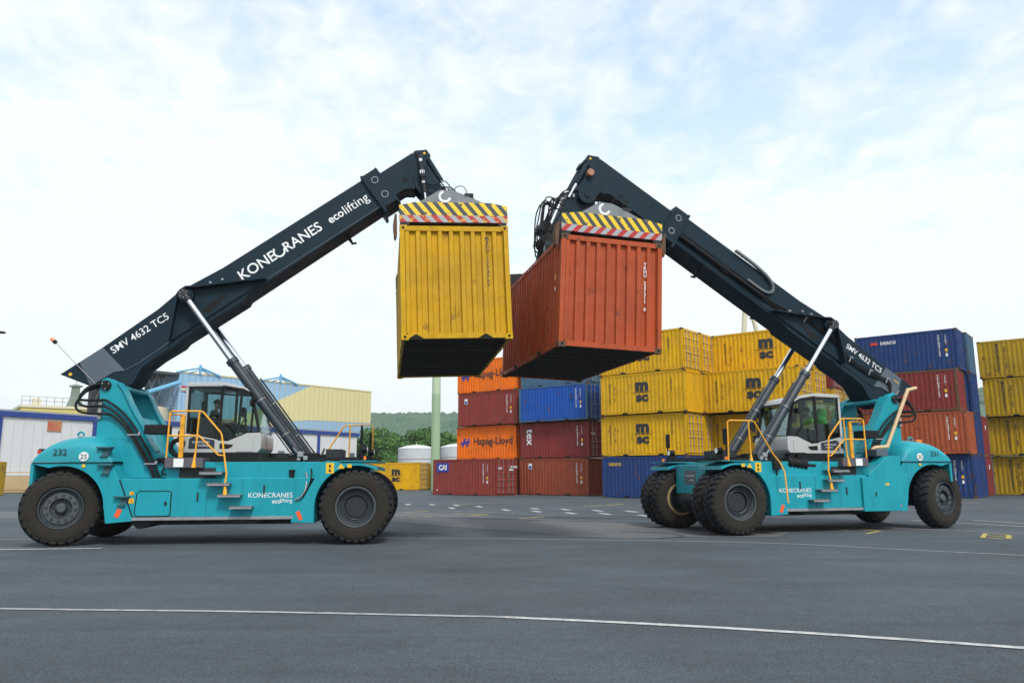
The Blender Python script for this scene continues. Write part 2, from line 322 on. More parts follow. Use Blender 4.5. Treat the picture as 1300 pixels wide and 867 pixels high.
letters_ground([[bx(0, 0), bx(0, 1)], [bx(0, 1), bx(.8, 1)], [bx(0, .5), bx(.9, .5)], [bx(0, 0), bx(.8, 0)], [bx(.8, 1), bx(1, .75)], [bx(1, .75), bx(.85, .5)], [bx(.85, .5), bx(1.02, .25)], [bx(1.02, .25), bx(.8, 0)]], yline)
pb = MB(); P = [(-30, 34), (-12, 35), (-4.5, 33.5), (.7, 28.6), (3.0, 26.2), (5.5, 23.4), (7.5, 21.5), (6.6, 19.9), (4.2, 20.0), (2.8, 19.5), (1.7, 20.3), (.1, 22.2), (-1.6, 23.8), (-4.1, 26.8), (-12, 29.5), (-30, 30)]
pb.add([(x, y, .004) for x, y in P], [tuple(range(len(P)))]); tag(pb.build('asphalt_patch', patchm, smooth=None), kind='structure')
skidm = mat('skid_mark', (.054, .067, .081), .85, 0, 1, (.064, .080, .096), 1.5, 0, .4, 60)
SKZ = [.0095]
for pts, wd in [([(3, 21.8), (4.1, 21.2), (4.3, 20.2), (3.6, 19.6)], .18), ([(6, 25), (2, 26.5), (-3, 29), (-8, 30.6)], .2)]:
    SKZ[0] += .0012; mark('skid_mark', pts, wd, skidm, SKZ[0])

# ------------------------------------------------------------------ shipping containers
L, W, H = 6.058, 2.438, 2.591
def corr(x0, x1, pitch, depth, z0, z1):
    b = MB(); pts = []; n = max(1, round((x1 - x0) / pitch)); p = (x1 - x0) / n
    for i in range(n):
        a = x0 + i * p
        pts += [(a, 0), (a + p * .34, 0), (a + p * .44, depth), (a + p * .90, depth)]
    pts.append((x1, 0))
    k = len(pts); b.add([(x, y, z0) for x, y in pts] + [(x, y, z1) for x, y in pts], [(i, i + 1, i + 1 + k, i + k) for i in range(k - 1)])
    return b
CM = {}
def cmeshes():
    CM['side'] = corr(.14, L - .14, .278, .036, .155, 2.52).mesh('side_panel', C_Y, fix=False)
    CM['front'] = corr(.12, W - .12, .244, .062, .14, 2.50).mesh('front_panel', C_Y, fix=False)
    b = MB(); n = 30; p = (L - .1) / n; pts = []
    for i in range(n): pts += [(.05 + i * p, 0), (.05 + i * p + p * .4, 0), (.05 + i * p + p * .5, .02), (.05 + i * p + p * .9, .02)]
    pts.append((L - .05, 0)); k = len(pts)
    b.add([(x, .05, 2.565 + y) for x, y in pts] + [(x, W - .05, 2.565 + y) for x, y in pts], [(i, i + 1, i + 1 + k, i + k) for i in range(k - 1)]); CM['roof'] = b.mesh('roof_panel', C_Y, fix=False)
    b = MB()
    CM['srail'] = MB().box(.17, L - .17, .012, .07, 0, .10).mesh('side_rail', C_Y); CM['erail'] = MB().box(.012, .10, .15, W - .15, 0, .115).mesh('end_rail', C_Y)
    b = MB().box(.004, .15, .004, .11, .11, 2.48); CM['post'] = b.mesh('corner_post', C_Y)
    b = MB().box(0, .178, 0, .162, 0, .118)
    b.lathe([(.0001, -.0015), (.033, -.0015)], 10, 'y', 1, (.09, 0, .06)); b.lathe([(.0001, -.0015), (.033, -.0015)], 10, 'x', 1, (0, .08, .06)); b.lathe([(.0001, -.0015), (.035, -.0015)], 10, 'z', 1, (.09, .08, 0))
    CM['cast'] = b.mesh('corner_casting', [C_Y, hole_shade])
    b = MB()
    for x in [.2 + i * .305 for i in range(19)]: b.box(x, x + .075, .08, W - .08, .035, .15)
    b.box(.1, L - .1, .08, W - .08, .151, .165, 1)
    for x in (1.5, 2.05, 3.95, 4.5): b.box(x, x + .06, .08, W - .08, .02, .15)
    CM['floor'] = b.mesh('floor', [under, under2])
    b = MB(); hw = (W - .26) / 2; pts = []
    for i in range(5):
        z0 = .2 + i * .455
        pts += [(z0, 0), (z0 + .06, .03), (z0 + .36, .03), (z0 + .42, 0)]
    zs = [(.15, 0)] + pts + [(2.48, 0)]; k = len(zs)
    b.add([(-.03 + d, .01, z) for z, d in zs] + [(-.03 + d, hw - .01, z) for z, d in zs], [(i, i + 1, i + 1 + k, i + k) for i in range(k - 1)])
    for y in (.01, hw - .05): b.box(-.03, .012, y, y + .04, .15, 2.48)
    CM['door'] = b.mesh('door', C_Y)
    b = MB(); b.cyl((0, 0, .14), (0, 0, 2.5), .02, 6)
    for z in (.2, .75, 1.35, 1.95, 2.42): b.cbox((-.005, 0, z), (.05, .10, .07))
    b.box(-.012, .012, 0, .30, 1.08, 1.11); CM['rod'] = b.mesh('locking_rod', steel)
    b = MB(); b.prism([(-.08, 0), (.08, 0), (.06, .12), (-.06, .12)], 0, .004, 'y'); CM['pocket'] = MB().box(0, .36, -.002, .01, .035, .125).mesh('fork_pocket', hole_shade)
cmeshes()
def setm(o, m, slot=0):
    o.material_slots[slot].link = 'OBJECT'; o.material_slots[slot].material = m
def container(matrix, m, label, group=None, door='R', mfr=None, cast=None, full=True, pockets=True, rod=steel, hidden_side=False):
    """local x = length, y = width; door end at x=L for door 'R'; for 'L' the whole box is turned by half a turn"""
    r = empty('shipping_container'); M0 = matrix.copy()
    if door == 'L': M0 = M0 @ Matrix.Translation((L, W, 0)) @ Matrix.Rotation(pi, 4, 'Z')
    r.matrix_world = M0; tag(r, label, 'shipping container', group); r['_m'] = 0; del r['_m']
    mfr = mfr or m; cast = cast or mfr
    def part(name, key, mm, mtx=None, par=r):
        o = link(name, CM[key], par); setm(o, mm)
        if mtx is not None: o.matrix_local = mtx
        return o
    part('side_panel', 'side', m, Matrix.Translation((0, .02, 0)))
    part('side_panel', 'side', m, Matrix.Translation((L, W - .02, 0)) @ Matrix.Rotation(pi, 4, 'Z'))
    part('front_panel', 'front', m, Matrix.Translation((.02, W, 0)) @ Matrix.Rotation(-pi / 2, 4, 'Z'))
    part('roof_panel', 'roof', m)
    for z in (.04, 2.475):
        part('side_rail', 'srail', mfr, Matrix.Translation((0, 0, z))); part('side_rail', 'srail', mfr, Matrix.Translation((0, W - .082, z)))
        part('end_rail', 'erail', mfr, Matrix.Translation((0, 0, z - .015))); part('end_rail', 'erail', mfr, Matrix.Translation((L - .112, 0, z - .015)))
    fl = link('floor', CM['floor'], r)
    for sx in (0, 1):
        for sy in (0, 1):
            T = Matrix.Translation((L * sx, W * sy, 0)) @ Matrix.Diagonal((1 - 2 * sx, 1 - 2 * sy, 1, 1))
            part('corner_post', 'post', mfr, T)
            for z in (0, 1):
                part('corner_casting', 'cast', cast, T @ Matrix.Translation((0, 0, z * H)) @ Matrix.Diagonal((1, 1, 1 - 2 * z, 1)))
    for k in range(2):
        hw = (W - .26) / 2
        d = part('door', 'door', m, Matrix.Translation((L, .13 + k * hw, 0)) @ Matrix.Diagonal((-1, 1, 1, 1)) if k == 0 else Matrix.Translation((L, .13 + hw, 0)) @ Matrix.Diagonal((-1, 1, 1, 1)))
        for j in range(2):
            q = link('locking_rod', CM['rod'], d); setm(q, rod); q.location = (-.045, hw * (.28 + .42 * j), 0)
    if pockets:
        for x in (1.6, 4.1):
            o = link('fork_pocket', CM['pocket'], r); o.location = (x, .010, 0)
            o = link('fork_pocket', CM['pocket'], r); o.matrix_local = Matrix.Translation((L - x, W - .010, 0)) @ Matrix.Rotation(pi, 4, 'Z')
    r['__d'] = door; return r
def on_side(r, s, m, u, z, height=None, width=None, rot=0, **k):
    """print on the side that faces the camera; u measured from its left end"""
    if r['__d'] == 'R': return letter(s, m, r, '-y', (u, .012, z), height, width, rot, **k)
    return letter(s, m, r, '+y', (L - u, W - .012, z), height, width, rot, **k)
def side_mesh(r, name, b, m, u, z):
    o = link(name, b.mesh(name, m, None), r)
    o.matrix_local = fmat('-y', (u, .010, z)) if r['__d'] == 'R' else fmat('+y', (L - u, W - .010, z)); return o
def vcol(s): return '\n'.join(s)
YAW = rd(-39)
def at_stack(x, y, lev, yaw=YAW):
    return Matrix.Translation((x, y, lev * (H + .012))) @ Matrix.Rotation(yaw, 4, 'Z')
def msc(r, u=3.05, z=1.5, s=1.08):
    on_side(r, 'm', bprnt, u, z + .34 * s, height=.54 * s, off=.06, squash=1.2)
    on_side(r, 'sc', bprnt, u, z - .34 * s, height=.42 * s, off=.05, squash=1.3)
    side_mesh(r, 'logo_wave', MB().prism([(-.62 * s, .0), (-.2 * s, .03), (.55 * s, .02), (.66 * s, .06), (.5 * s, .055), (-.2 * s, .075), (-.62 * s, .03)], 0, .004, 'z'), bprnt, u, z - .03)
def idcols(r, m, us, words, z=1.35, h=1.35):
    for u, wd in zip(us, words): on_side(r, vcol(wd), m, u, z, height=h * len(wd) / 11., squash=1.5, line=.95, off=.03)
def idrows(r, m, u, both=True, c2=yprnt):
    on_side(r, vcol('TCLU47153'), m, u, 1.55, height=1.35, line=.85, off=.02, squash=1.2)
    if both: on_side(r, vcol('22G1'), m, u + .38, 1.9, height=.6, line=.85)
    side_mesh(r, 'warning_sticker', MB().box(-.07, .07, -.09, .09, 0, .004), c2, u + .38, 1.25); side_mesh(r, 'data_plate', MB().box(-.06, .06, -.10, .10, 0, .004), prnt, u + .38, .95)
st = 'stacked {} container, level {} from the ground, in the stack '
# B column (Hapag-Lloyd), behind the CAI box
GB = 'containers of the leftmost stack'
for lev, (x, y), m, lab in [(0, (-4.4, 62.4), C_R2, 'rust red container hidden at the foot of the leftmost stack, behind the box marked CAI'),
                            (1, (-4.43, 62.5), C_O, 'bright orange container with blue emblem and black lettering, just above the box marked CAI'),
                            (2, (-4.33, 62.05), C_R, 'red brown container between two orange ones in the leftmost stack'),
                            (3, (-4.40, 62.2), C_O, 'orange container on top of the leftmost stack, partly behind the lifted yellow container')]:
    r = container(at_stack(x, y, lev), m, lab, GB, 'L' if lev != 2 else 'R', mfr=m if m != C_O else C_O, cast=rusty)
    if m == C_O:
        on_side(r, 'Hapag-Lloyd', bprnt, 3.75, 1.35, width=3.9, off=.012)
        b = MB()
        for dx in (0, .42): b.prism([(dx - .30, -.33), (dx - .12, -.33), (dx + .10, .33), (dx - .08, .33)], 0, .004, 'z')
        b.prism([(-.50, -.02), (-.36, -.16), (.52, -.02), (.60, .10), (.1, .10)], .001, .005, 'z'); side_mesh(r, 'blue_emblem', b, bluep, .85, 1.35)
    if lev == 2:
        side_mesh(r, 'emblem_plate', MB().box(-.16, .16, -.2, .2, 0, .004), prnt, .85, 1.95); side_mesh(r, 'emblem', MB().box(-.12, .12, -.14, .05, .005, .008), bluep, .85, 1.93); idrows(r, prnt, 5.05)
r = container(at_stack(-5.97, 59.16, 0), C_R, 'red brown container with a blue CAI sign, on the ground left of the stacks', None, 'R', cast=C_R)
side_mesh(r, 'sign_plate', MB().box(-.62, .62, -.33, .33, 0, .006), bluep, 1.0, 2.0); on_side(r, 'CAI', prnt, 1.0, 2.0, height=.40, off=.05).location.y -= .01
r.children[-1].matrix_local.translation
side_mesh(r, 'yellow_dot', MB().box(-.06, .06, -.1, .1, .016, .02), yprnt, 1.2, 2.0)
idrows(r, prnt, 5.0); side_mesh(r, 'data_plate', MB().box(-.05, .05, -.05, .05, 0, .004), prnt, .45, .35)
for yy, zz_, wd in ((.35, 1.85, .4), (1.75, 1.95, .75), (1.6, 1.75, .5)): MB().box(L + .022, L + .03, yy, yy + wd, zz_, zz_ + .12).build('door_label', prnt, r, None)
# M column
for lev, (x, y), m, lab, dr in [(0, (.52, 58.2), C_R2, 'rust red container with small emblem plate, at the foot of the second stack', 'L'),
                                (1, (.60, 58.1), C_M, 'maroon container marked tex in upright white letters, second level', 'R'),
                                (2, (.50, 57.6), C_B, 'bright blue container above the maroon one, just under the lifted red container', 'R'),
                                (3, (.66, 58.0), C_G, 'weathered grey blue container mostly hidden behind the lifted red container', 'R')]:
    r = container(at_stack(x, y, lev), m, lab, 'containers of the second stack from the left', dr, mfr=(C_G if m == C_B else m), cast=rusty)
    if lev == 1:
        on_side(r, 'tex', prnt, .85, 1.55, height=.34, width=1.2, rot=-pi / 2, off=.015); letter('tex', prnt, r, '+x', (L + .03, .55, 1.7), height=.22, off=.01)
    if lev == 0: side_mesh(r, 'emblem_plate', MB().box(-.16, .16, -.2, .2, 0, .004), prnt, 1.0, 2.05); side_mesh(r, 'emblem', MB().box(-.12, .12, -.14, .05, .005, .008), bluep, 1.0, 2.03)
    idrows(r, prnt, 5.1)
    if lev == 2: side_mesh(r, 'repair_patch', MB().box(-.15, .15, -.2, .2, 0, .004), C_N, 4.75, 1.7)
# C column
for lev, (x, y), m, lab, dr in [(0, (5.8, 50.98), C_N, 'dark blue container with a yellow seaco name, under three yellow ones', 'L'),
                                (1, (5.81, 50.98), C_Y, 'yellow container with rods on its right end, directly above the blue seaco one', 'R'),
                                (2, (5.80, 50.74), C_Y, 'yellow container with a plain ribbed right end, middle of the yellow stack in the centre', 'L'),
                                (3, (5.76, 50.88), C_Y, 'yellow container on top of the central stack, half behind the lifted red container', 'R')]:
    r = container(at_stack(x, y, lev), m, lab, 'containers of the central stack', dr, cast=rusty)
    if lev:
        msc(r, 3.05 if lev < 3 else 3.3, 1.36); idcols(r, bprnt, (1.05 - .35, 1.05), ('MEDU2966414', '22-11-22'))
        idcols(r, bprnt, (5.1,), ('22G1A77',), 1.7)
    else: on_side(r, 'seaco', yprnt, .98, 2.1, height=.2, width=.9, off=.005)
n_ = Vector((sin(-YAW), cos(YAW), 0)) * (W + .06)
for lev in range(4):
    container(at_stack(5.76 + n_.x, 50.85 + n_.y, lev), C_Y, 'yellow container in the row behind the central stack, %s level' % ('lowest', 'second', 'third', 'topmost')[lev], 'containers behind the central stack', 'R', cast=rusty, pockets=False)
# N column
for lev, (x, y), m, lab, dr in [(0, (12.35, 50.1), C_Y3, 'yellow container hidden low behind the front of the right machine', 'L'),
                                (1, (12.38, 50.35), C_Y, 'yellow container seen between the two chrome rods of the right machine, second level', 'L'),
                                (2, (12.06, 48.97), C_Y, 'yellow container with locking rods on its right end, behind the tips of the chrome rods', 'R'),
                                (3, (13.1, 50.3), C_Y, 'topmost yellow container behind the raised arm of the right machine', 'R')]:
    r = container(at_stack(x, y, lev), m, lab, 'containers behind the right machine', dr, cast=rusty)
    msc(r, 3.6 if lev != 2 else 3.3, 1.36); idcols(r, bprnt, (.9, 1.3), ('MSDU8371902', '22-11-22'), 1.3)
    if lev == 2: idcols(r, bprnt, (5.1,), ('22G1A77',), 1.7)
for k, (lev, m) in enumerate([(0, C_Y), (1, C_Y), (2, C_Y)]):
    container(at_stack(12.1 + n_.x, 49.0 + n_.y, lev), m, 'yellow container in the second row behind the right machine, %s level' % ('lowest', 'second', 'third')[lev], 'second row behind the right machine', 'R', cast=rusty, pockets=False)
# P stack further back
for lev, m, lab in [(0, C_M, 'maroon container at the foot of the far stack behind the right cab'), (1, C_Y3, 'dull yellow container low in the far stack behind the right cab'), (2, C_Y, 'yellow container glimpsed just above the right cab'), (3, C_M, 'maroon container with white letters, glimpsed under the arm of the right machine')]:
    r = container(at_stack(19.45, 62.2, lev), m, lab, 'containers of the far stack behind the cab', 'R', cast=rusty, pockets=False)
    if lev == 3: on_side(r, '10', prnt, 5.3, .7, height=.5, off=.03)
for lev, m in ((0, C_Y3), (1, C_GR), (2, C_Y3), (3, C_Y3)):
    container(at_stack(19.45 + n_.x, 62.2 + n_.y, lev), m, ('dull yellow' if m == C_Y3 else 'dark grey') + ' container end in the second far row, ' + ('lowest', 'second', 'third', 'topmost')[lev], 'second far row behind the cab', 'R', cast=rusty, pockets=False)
    container(at_stack(19.45 + 2 * n_.x, 62.2 + 2 * n_.y, lev), C_GR, 'dark grey container end in the third far row, ' + ('lowest', 'second', 'third', 'topmost')[lev], 'third far row behind the cab', 'R', cast=rusty, pockets=False)
# F stack
Fp = [(22.9, 50.8, C_N, 'dark blue container at the foot of the stack right of the right machine'), (22.55, 50.5, C_OR, 'burnt orange container behind the rounded tail of the right machine'),
      (22.35, 50.75, C_M, 'dark red container under the blue seaco one'), (22.95, 51.34, C_N, 'navy container with white seaco name on top of the stack right of the right machine')]
for lev, (x, y, m, lab) in enumerate(Fp):
    r = container(at_stack(x, y, lev), m, lab, 'containers of the stack right of the right machine', 'L', cast=rusty, mfr=(rusty if lev == 2 else m))
    if lev == 2:
        for o in r.children:
            if o.name.startswith('door'): setm(o, C_GR)
    idrows(r, prnt, 5.0)
    if lev == 3:
        on_side(r, 'seaco', prnt, 2.05, 2.05, height=.2, width=.95, off=.01); side_mesh(r, 'red_flash', MB().prism([(-.28, -.09), (.24, -.09), (.2, .09), (-.16, .09)], 0, .004, 'z'), redp, 1.2, 2.05)
rows = [[(C_N, 0), (C_N, 1), (C_N, 2), (C_G, 3)], [(C_M, 0), (C_M, 1)], [(C_GR, 0)]]
for ri, row in enumerate(rows):
    for m, lev in row:
        r = container(at_stack(22.9 + n_.x * (ri + 1), 51.0 + n_.y * (ri + 1), lev), m, '%s container in row %s behind the seaco stack, level %s' % ({C_N: 'navy', C_G: 'grey blue', C_M: 'dark red', C_GR: 'dark grey'}[m], ('two', 'three', 'four')[ri], ('one', 'two', 'three', 'four')[lev]), 'rows behind the seaco stack', 'L', cast=rusty, pockets=False)
        if m == C_M: MB().box(-.004, 0, 1.0, 1.35, 1.7, 2.0).build('white_label', prnt, r, None)
# Y stack at the right edge
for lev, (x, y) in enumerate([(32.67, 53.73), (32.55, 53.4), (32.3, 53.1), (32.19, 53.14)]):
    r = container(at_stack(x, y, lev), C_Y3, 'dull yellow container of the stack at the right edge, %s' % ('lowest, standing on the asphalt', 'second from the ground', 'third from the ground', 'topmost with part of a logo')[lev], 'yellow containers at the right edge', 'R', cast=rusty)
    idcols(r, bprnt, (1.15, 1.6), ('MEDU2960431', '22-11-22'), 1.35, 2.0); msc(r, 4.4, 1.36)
# lone MSC container far left, its open door, white reefer behind
r = container(Matrix.Translation((-14.62, 75.55, 0)) @ Matrix.Rotation(rd(-15), 4, 'Z'), C_Y, 'lone yellow container far behind the front tyre of the left machine', None, 'R', cast=C_Y3)
msc(r, 3.7, 1.35, 1.0)
r = container(Matrix.Translation((-8.6, 77.5, 0)) @ Matrix.Rotation(rd(80), 4, 'Z'), C_Y3, 'yellow container end with rods, just right of the lone yellow container', None, 'L', cast=rusty)
r = container(Matrix.Translation((-5.55, 78.5, 0)) @ Matrix.Rotation(rd(88), 4, 'Z'), C_W, 'narrow glimpse of a white container left of the box marked CAI', None, 'L', cast=rusty)
# slim white post between the right stacks
b = MB(); b.tube([(31.35, 58.5, 0), (30.9, 59.5, 6.2)], .12, 8)
tag(b.build('post', C_W), 'slim whitish post between the navy stack and the yellow stack at the right edge', 'post')
r = container(at_stack(30.6, 63.5, 0), C_GR, 'dark grey container in the gap between the two right stacks', None, 'L', cast=rusty, pockets=False)
r = container(at_stack(30.6, 63.5, 1), C_W, 'pale container in the gap between the two right stacks, upper level', None, 'L', cast=rusty, pockets=False)

# ------------------------------------------------------------------ reach stackers
def wheel(parent, loc, front, facing, steer=0):
    """facing: +1/-1 = which y direction the outer face points to"""
    key = 'wf' if front else 'wr'
    if key not in CM:
        R, hw = .835, .25
        prof = [(.47, -hw + .03), (.50, -hw - .005), (.62, -hw - .012), (.72, -hw + .002), (.775, -hw + .05), (.80, -hw + .11), (.805, 0), (.80, hw - .11), (.775, hw - .05), (.72, hw - .002), (.62, hw + .012), (.50, hw + .005), (.47, hw - .03)]
        mmm = [1, 1, 1, 1, 0, 0, 0, 0, 1, 1, 1, 1]
        b = MB(); b.lathe(prof, 64, 'y', 0, (0, 0, 0), mmm)
        nl = 30 if front else 26
        for side in (-1, 1):
            for i in range(nl):
                a0 = 2 * pi * (i + (.5 if side > 0 else 0)) / nl; da = 2 * pi / nl * (.31 if front else .36); vs = []
                sec = [(.765, side * (hw - .010)), (.795, side * (hw - .028)), (.836, side * (hw - .085)), (.842, side * .012)]
                inn = [(.71, side * (hw - .03)), (.75, side * (hw - .09)), (.79, side * (hw - .11)), (.79, side * .012)]
                for sg in (-1, 1):
                    for q, (r_, t) in enumerate(sec + inn):
                        sk = (.11 if (q % 4) == 3 else 0)
                        a = a0 + sg * da * (1 if q < 3 else .95) + sk
                        vs.append((r_ * cos(a), t, r_ * sin(a)))
                f = [(0, 1, 9, 8), (1, 2, 10, 9), (2, 3, 11, 10), (0, 4, 5, 1), (1, 5, 6, 2), (2, 6, 7, 3), (8, 9, 13, 12), (9, 10, 14, 13), (10, 11, 15, 14), (3, 7, 15, 11), (0, 8, 12, 4)]
                b.add(vs, f, 0)
                b.m[-11] = 1
        CM[key + 't'] = b.mesh('tyre', [tread, wallt], 40)
        b = MB()
        if front:
            b.lathe([(.475, -.22), (.455, -.245), (.425, -.24), (.41, -.19), (.385, -.17), (.375, -.11), (.30, -.10), (.285, -.02), (.12, -.01), (.10, -.05), (.0001, -.06)], 48, 'y', 0, (0, 0, 0), [2, 2, 0, 0, 2, 0, 0, 0, 0, 0])
            for i in range(30):
                a = 2 * pi * i / 30; c, s_ = cos(a), sin(a)
                b.tube([(.335 * c, -.10, .335 * s_), (.335 * c, -.145, .335 * s_)], .019, 6)
            b.lathe([(.30, -.12), (.285, -.13), (.27, -.12), (.28, -.08)], 40, 'y')
        else:
            b.lathe([(.475, -.22), (.455, -.245), (.43, -.24), (.41, -.15), (.355, -.14), (.35, -.185), (.23, -.19), (.22, -.10), (.13, -.09), (.12, -.16), (.08, -.20), (.0001, -.20)], 48, 'y', 0, (0, 0, 0), [0, 0, 0, 0, 0, 2, 0, 0, 0, 2, 2])
            for i in range(12):
                a = 2 * pi * i / 12; c, s_ = cos(a), sin(a)
                b.tube([(.29 * c, -.185, .29 * s_), (.29 * c, -.215, .29 * s_)], .022, 6, 0)
                b.tube([(.29 * c, -.185, .29 * s_), (.29 * c, -.193, .29 * s_)], .036, 10, 0)
            for i in range(4):
                a = 2 * pi * i / 4 + .4; b.tube([(.17 * cos(a), -.09, .17 * sin(a)), (.17 * cos(a), -.125, .17 * sin(a))], .022, 6)
        b.lathe([(.475, .22), (.45, .245), (.40, .24), (.38, .1), (.0001, .08)], 40, 'y', 0, (0, 0, 0), [1, 1, 0, 0])
        CM[key] = b.mesh('wheel', [rimm, ringm, mat('rim_flange', (.075, .085, .090), .5, .3, .4, (.03, .03, .03), 6)], 40)
    o = link('wheel', CM[key], parent); o.location = loc
    t = link('tyre', CM[key + 't'], o)
    o.rotation_euler = (0, random.random() * 6, 0)
    base = (0 if facing < 0 else pi) + steer
    o.rotation_euler = (Matrix.Rotation(base, 4, 'Z') @ Matrix.Rotation(random.random() * 6, 4, 'Y')).to_euler()
    return o
def arc(cx, cz, r, a0, a1, n): return [(cx + r * cos(rd(a0 + (a1 - a0) * i / n)), cz + r * sin(rd(a0 + (a1 - a0) * i / n))) for i in range(n + 1)]
def disc(b, c, r, y0, y1, n=16, m=0): b.tube([(c[0], y0, c[1]), (c[0], y1, c[1])], r, n, m)

def person(parent_matrix, loc, vest, label, pants=trous):
    """seated figure facing local +x, pelvis at loc"""
    r = empty('person'); r.matrix_world = parent_matrix @ Matrix.Translation(loc); tag(r, label, 'person')
    def skinned(name, V, E, R, m, root=0):
        me = bpy.data.meshes.new(name); me.from_pydata(V, E, []); me.materials.append(m); o = link(name, me, r)
        sk = o.modifiers.new('skin', 'SKIN'); sk.use_smooth_shade = True
        for i, q in enumerate(me.skin_vertices[0].data): q.radius = (R[i], R[i]) if not isinstance(R[i], tuple) else R[i]; q.use_root = (i == root)
        sb = o.modifiers.new('sub', 'SUBSURF'); sb.levels = 1; sb.render_levels = 1; return o
    V = [(0, 0, 0), (-.02, 0, .25), (.0, 0, .43), (.02, 0, .52), (.05, 0, .60), (.06, 0, .69), (.05, 0, .76), (.15, 0, .655),
         (-.0, .19, .42), (.10, .24, .20), (.34, .17, .18), (.44, .15, .20), (0, -.19, .42), (.10, -.24, .20), (.34, -.17, .18), (.44, -.15, .20),
         (.02, .10, -.02), (.42, .13, .02), (.50, .13, -.38), (.62, .13, -.42), (.02, -.10, -.02), (.42, -.13, .02), (.50, -.13, -.38), (.62, -.13, -.42), (.05, .085, .66), (.05, -.085, .66)]
    E = [(0, 1), (1, 2), (2, 3), (3, 4), (4, 5), (5, 6), (5, 7), (2, 8), (8, 9), (9, 10), (10, 11), (2, 12), (12, 13), (13, 14), (14, 15), (0, 16), (16, 17), (17, 18), (18, 19), (0, 20), (20, 21), (21, 22), (22, 23), (5, 24), (5, 25)]
    R = [.12, .13, .12, .05, .07, .092, .06, .016, .065, .05, .036, .03, .065, .05, .036, .03, .09, .065, .045, .04, .09, .065, .045, .04, .015, .015]
    skinned('body', V, E, R, skin)
    for s_ in (-1, 1):      # fingers closed on the wheel
        Vf = [(.44, s_ * .15, .20)] + [p for k in range(4) for p in ((.475, s_ * (.15 + (k - 1.5) * .018), .215), (.495, s_ * (.15 + (k - 1.5) * .019), .185))] + [(.46, s_ * .11, .20), (.48, s_ * .10, .19)]
        Ef = [e for k in range(4) for e in ((0, 1 + 2 * k), (1 + 2 * k, 2 + 2 * k))] + [(0, 9), (9, 10)]
        skinned('hand', Vf, Ef, [.022] + [.009] * 10, skin)
    Vv = [(0, 0, .02), (-.02, 0, .25), (.0, 0, .44), (-.0, .20, .43), (.06, .235, .29), (0, -.20, .43), (.06, -.235, .29), (0, 0, .48)]
    skinned('vest', Vv, [(0, 1), (1, 2), (2, 3), (3, 4), (2, 5), (5, 6), (2, 7)], [.14, .15, .14, .085, .075, .085, .075, .08], vest)
    skinned('trousers', [(0, 0, 0), (.02, .10, -.02), (.42, .13, .02), (.49, .13, -.33), (.02, -.10, -.02), (.42, -.13, .02), (.49, -.13, -.33)], [(0, 1), (1, 2), (2, 3), (0, 4), (4, 5), (5, 6)], [.125, .10, .075, .06, .10, .075, .06], pants)
    b = MB(); b.lathe([(.0001, .10), (.05, .088), (.08, .055), (.095, .01), (.096, -.02)], 16, 'z', 0, (.045, 0, .70)); b.build('hair', hair, r, 60)
    b = MB(); b.cbox((.14, .035, .69), (.012, .02, .012)); b.cbox((.14, -.035, .69), (.012, .02, .012)); b.build('eyes', hair, r)
    b = MB(); b.cbox((.136, 0, .615), (.012, .05, .010)); b.build('mouth', mat('lips', (.3, .1, .08), .5), r)
    b = MB().box(-.165, .15, -.155, .155, .12, .17); b.build('reflective_band', prnt, r, bevel=.04)
    return r

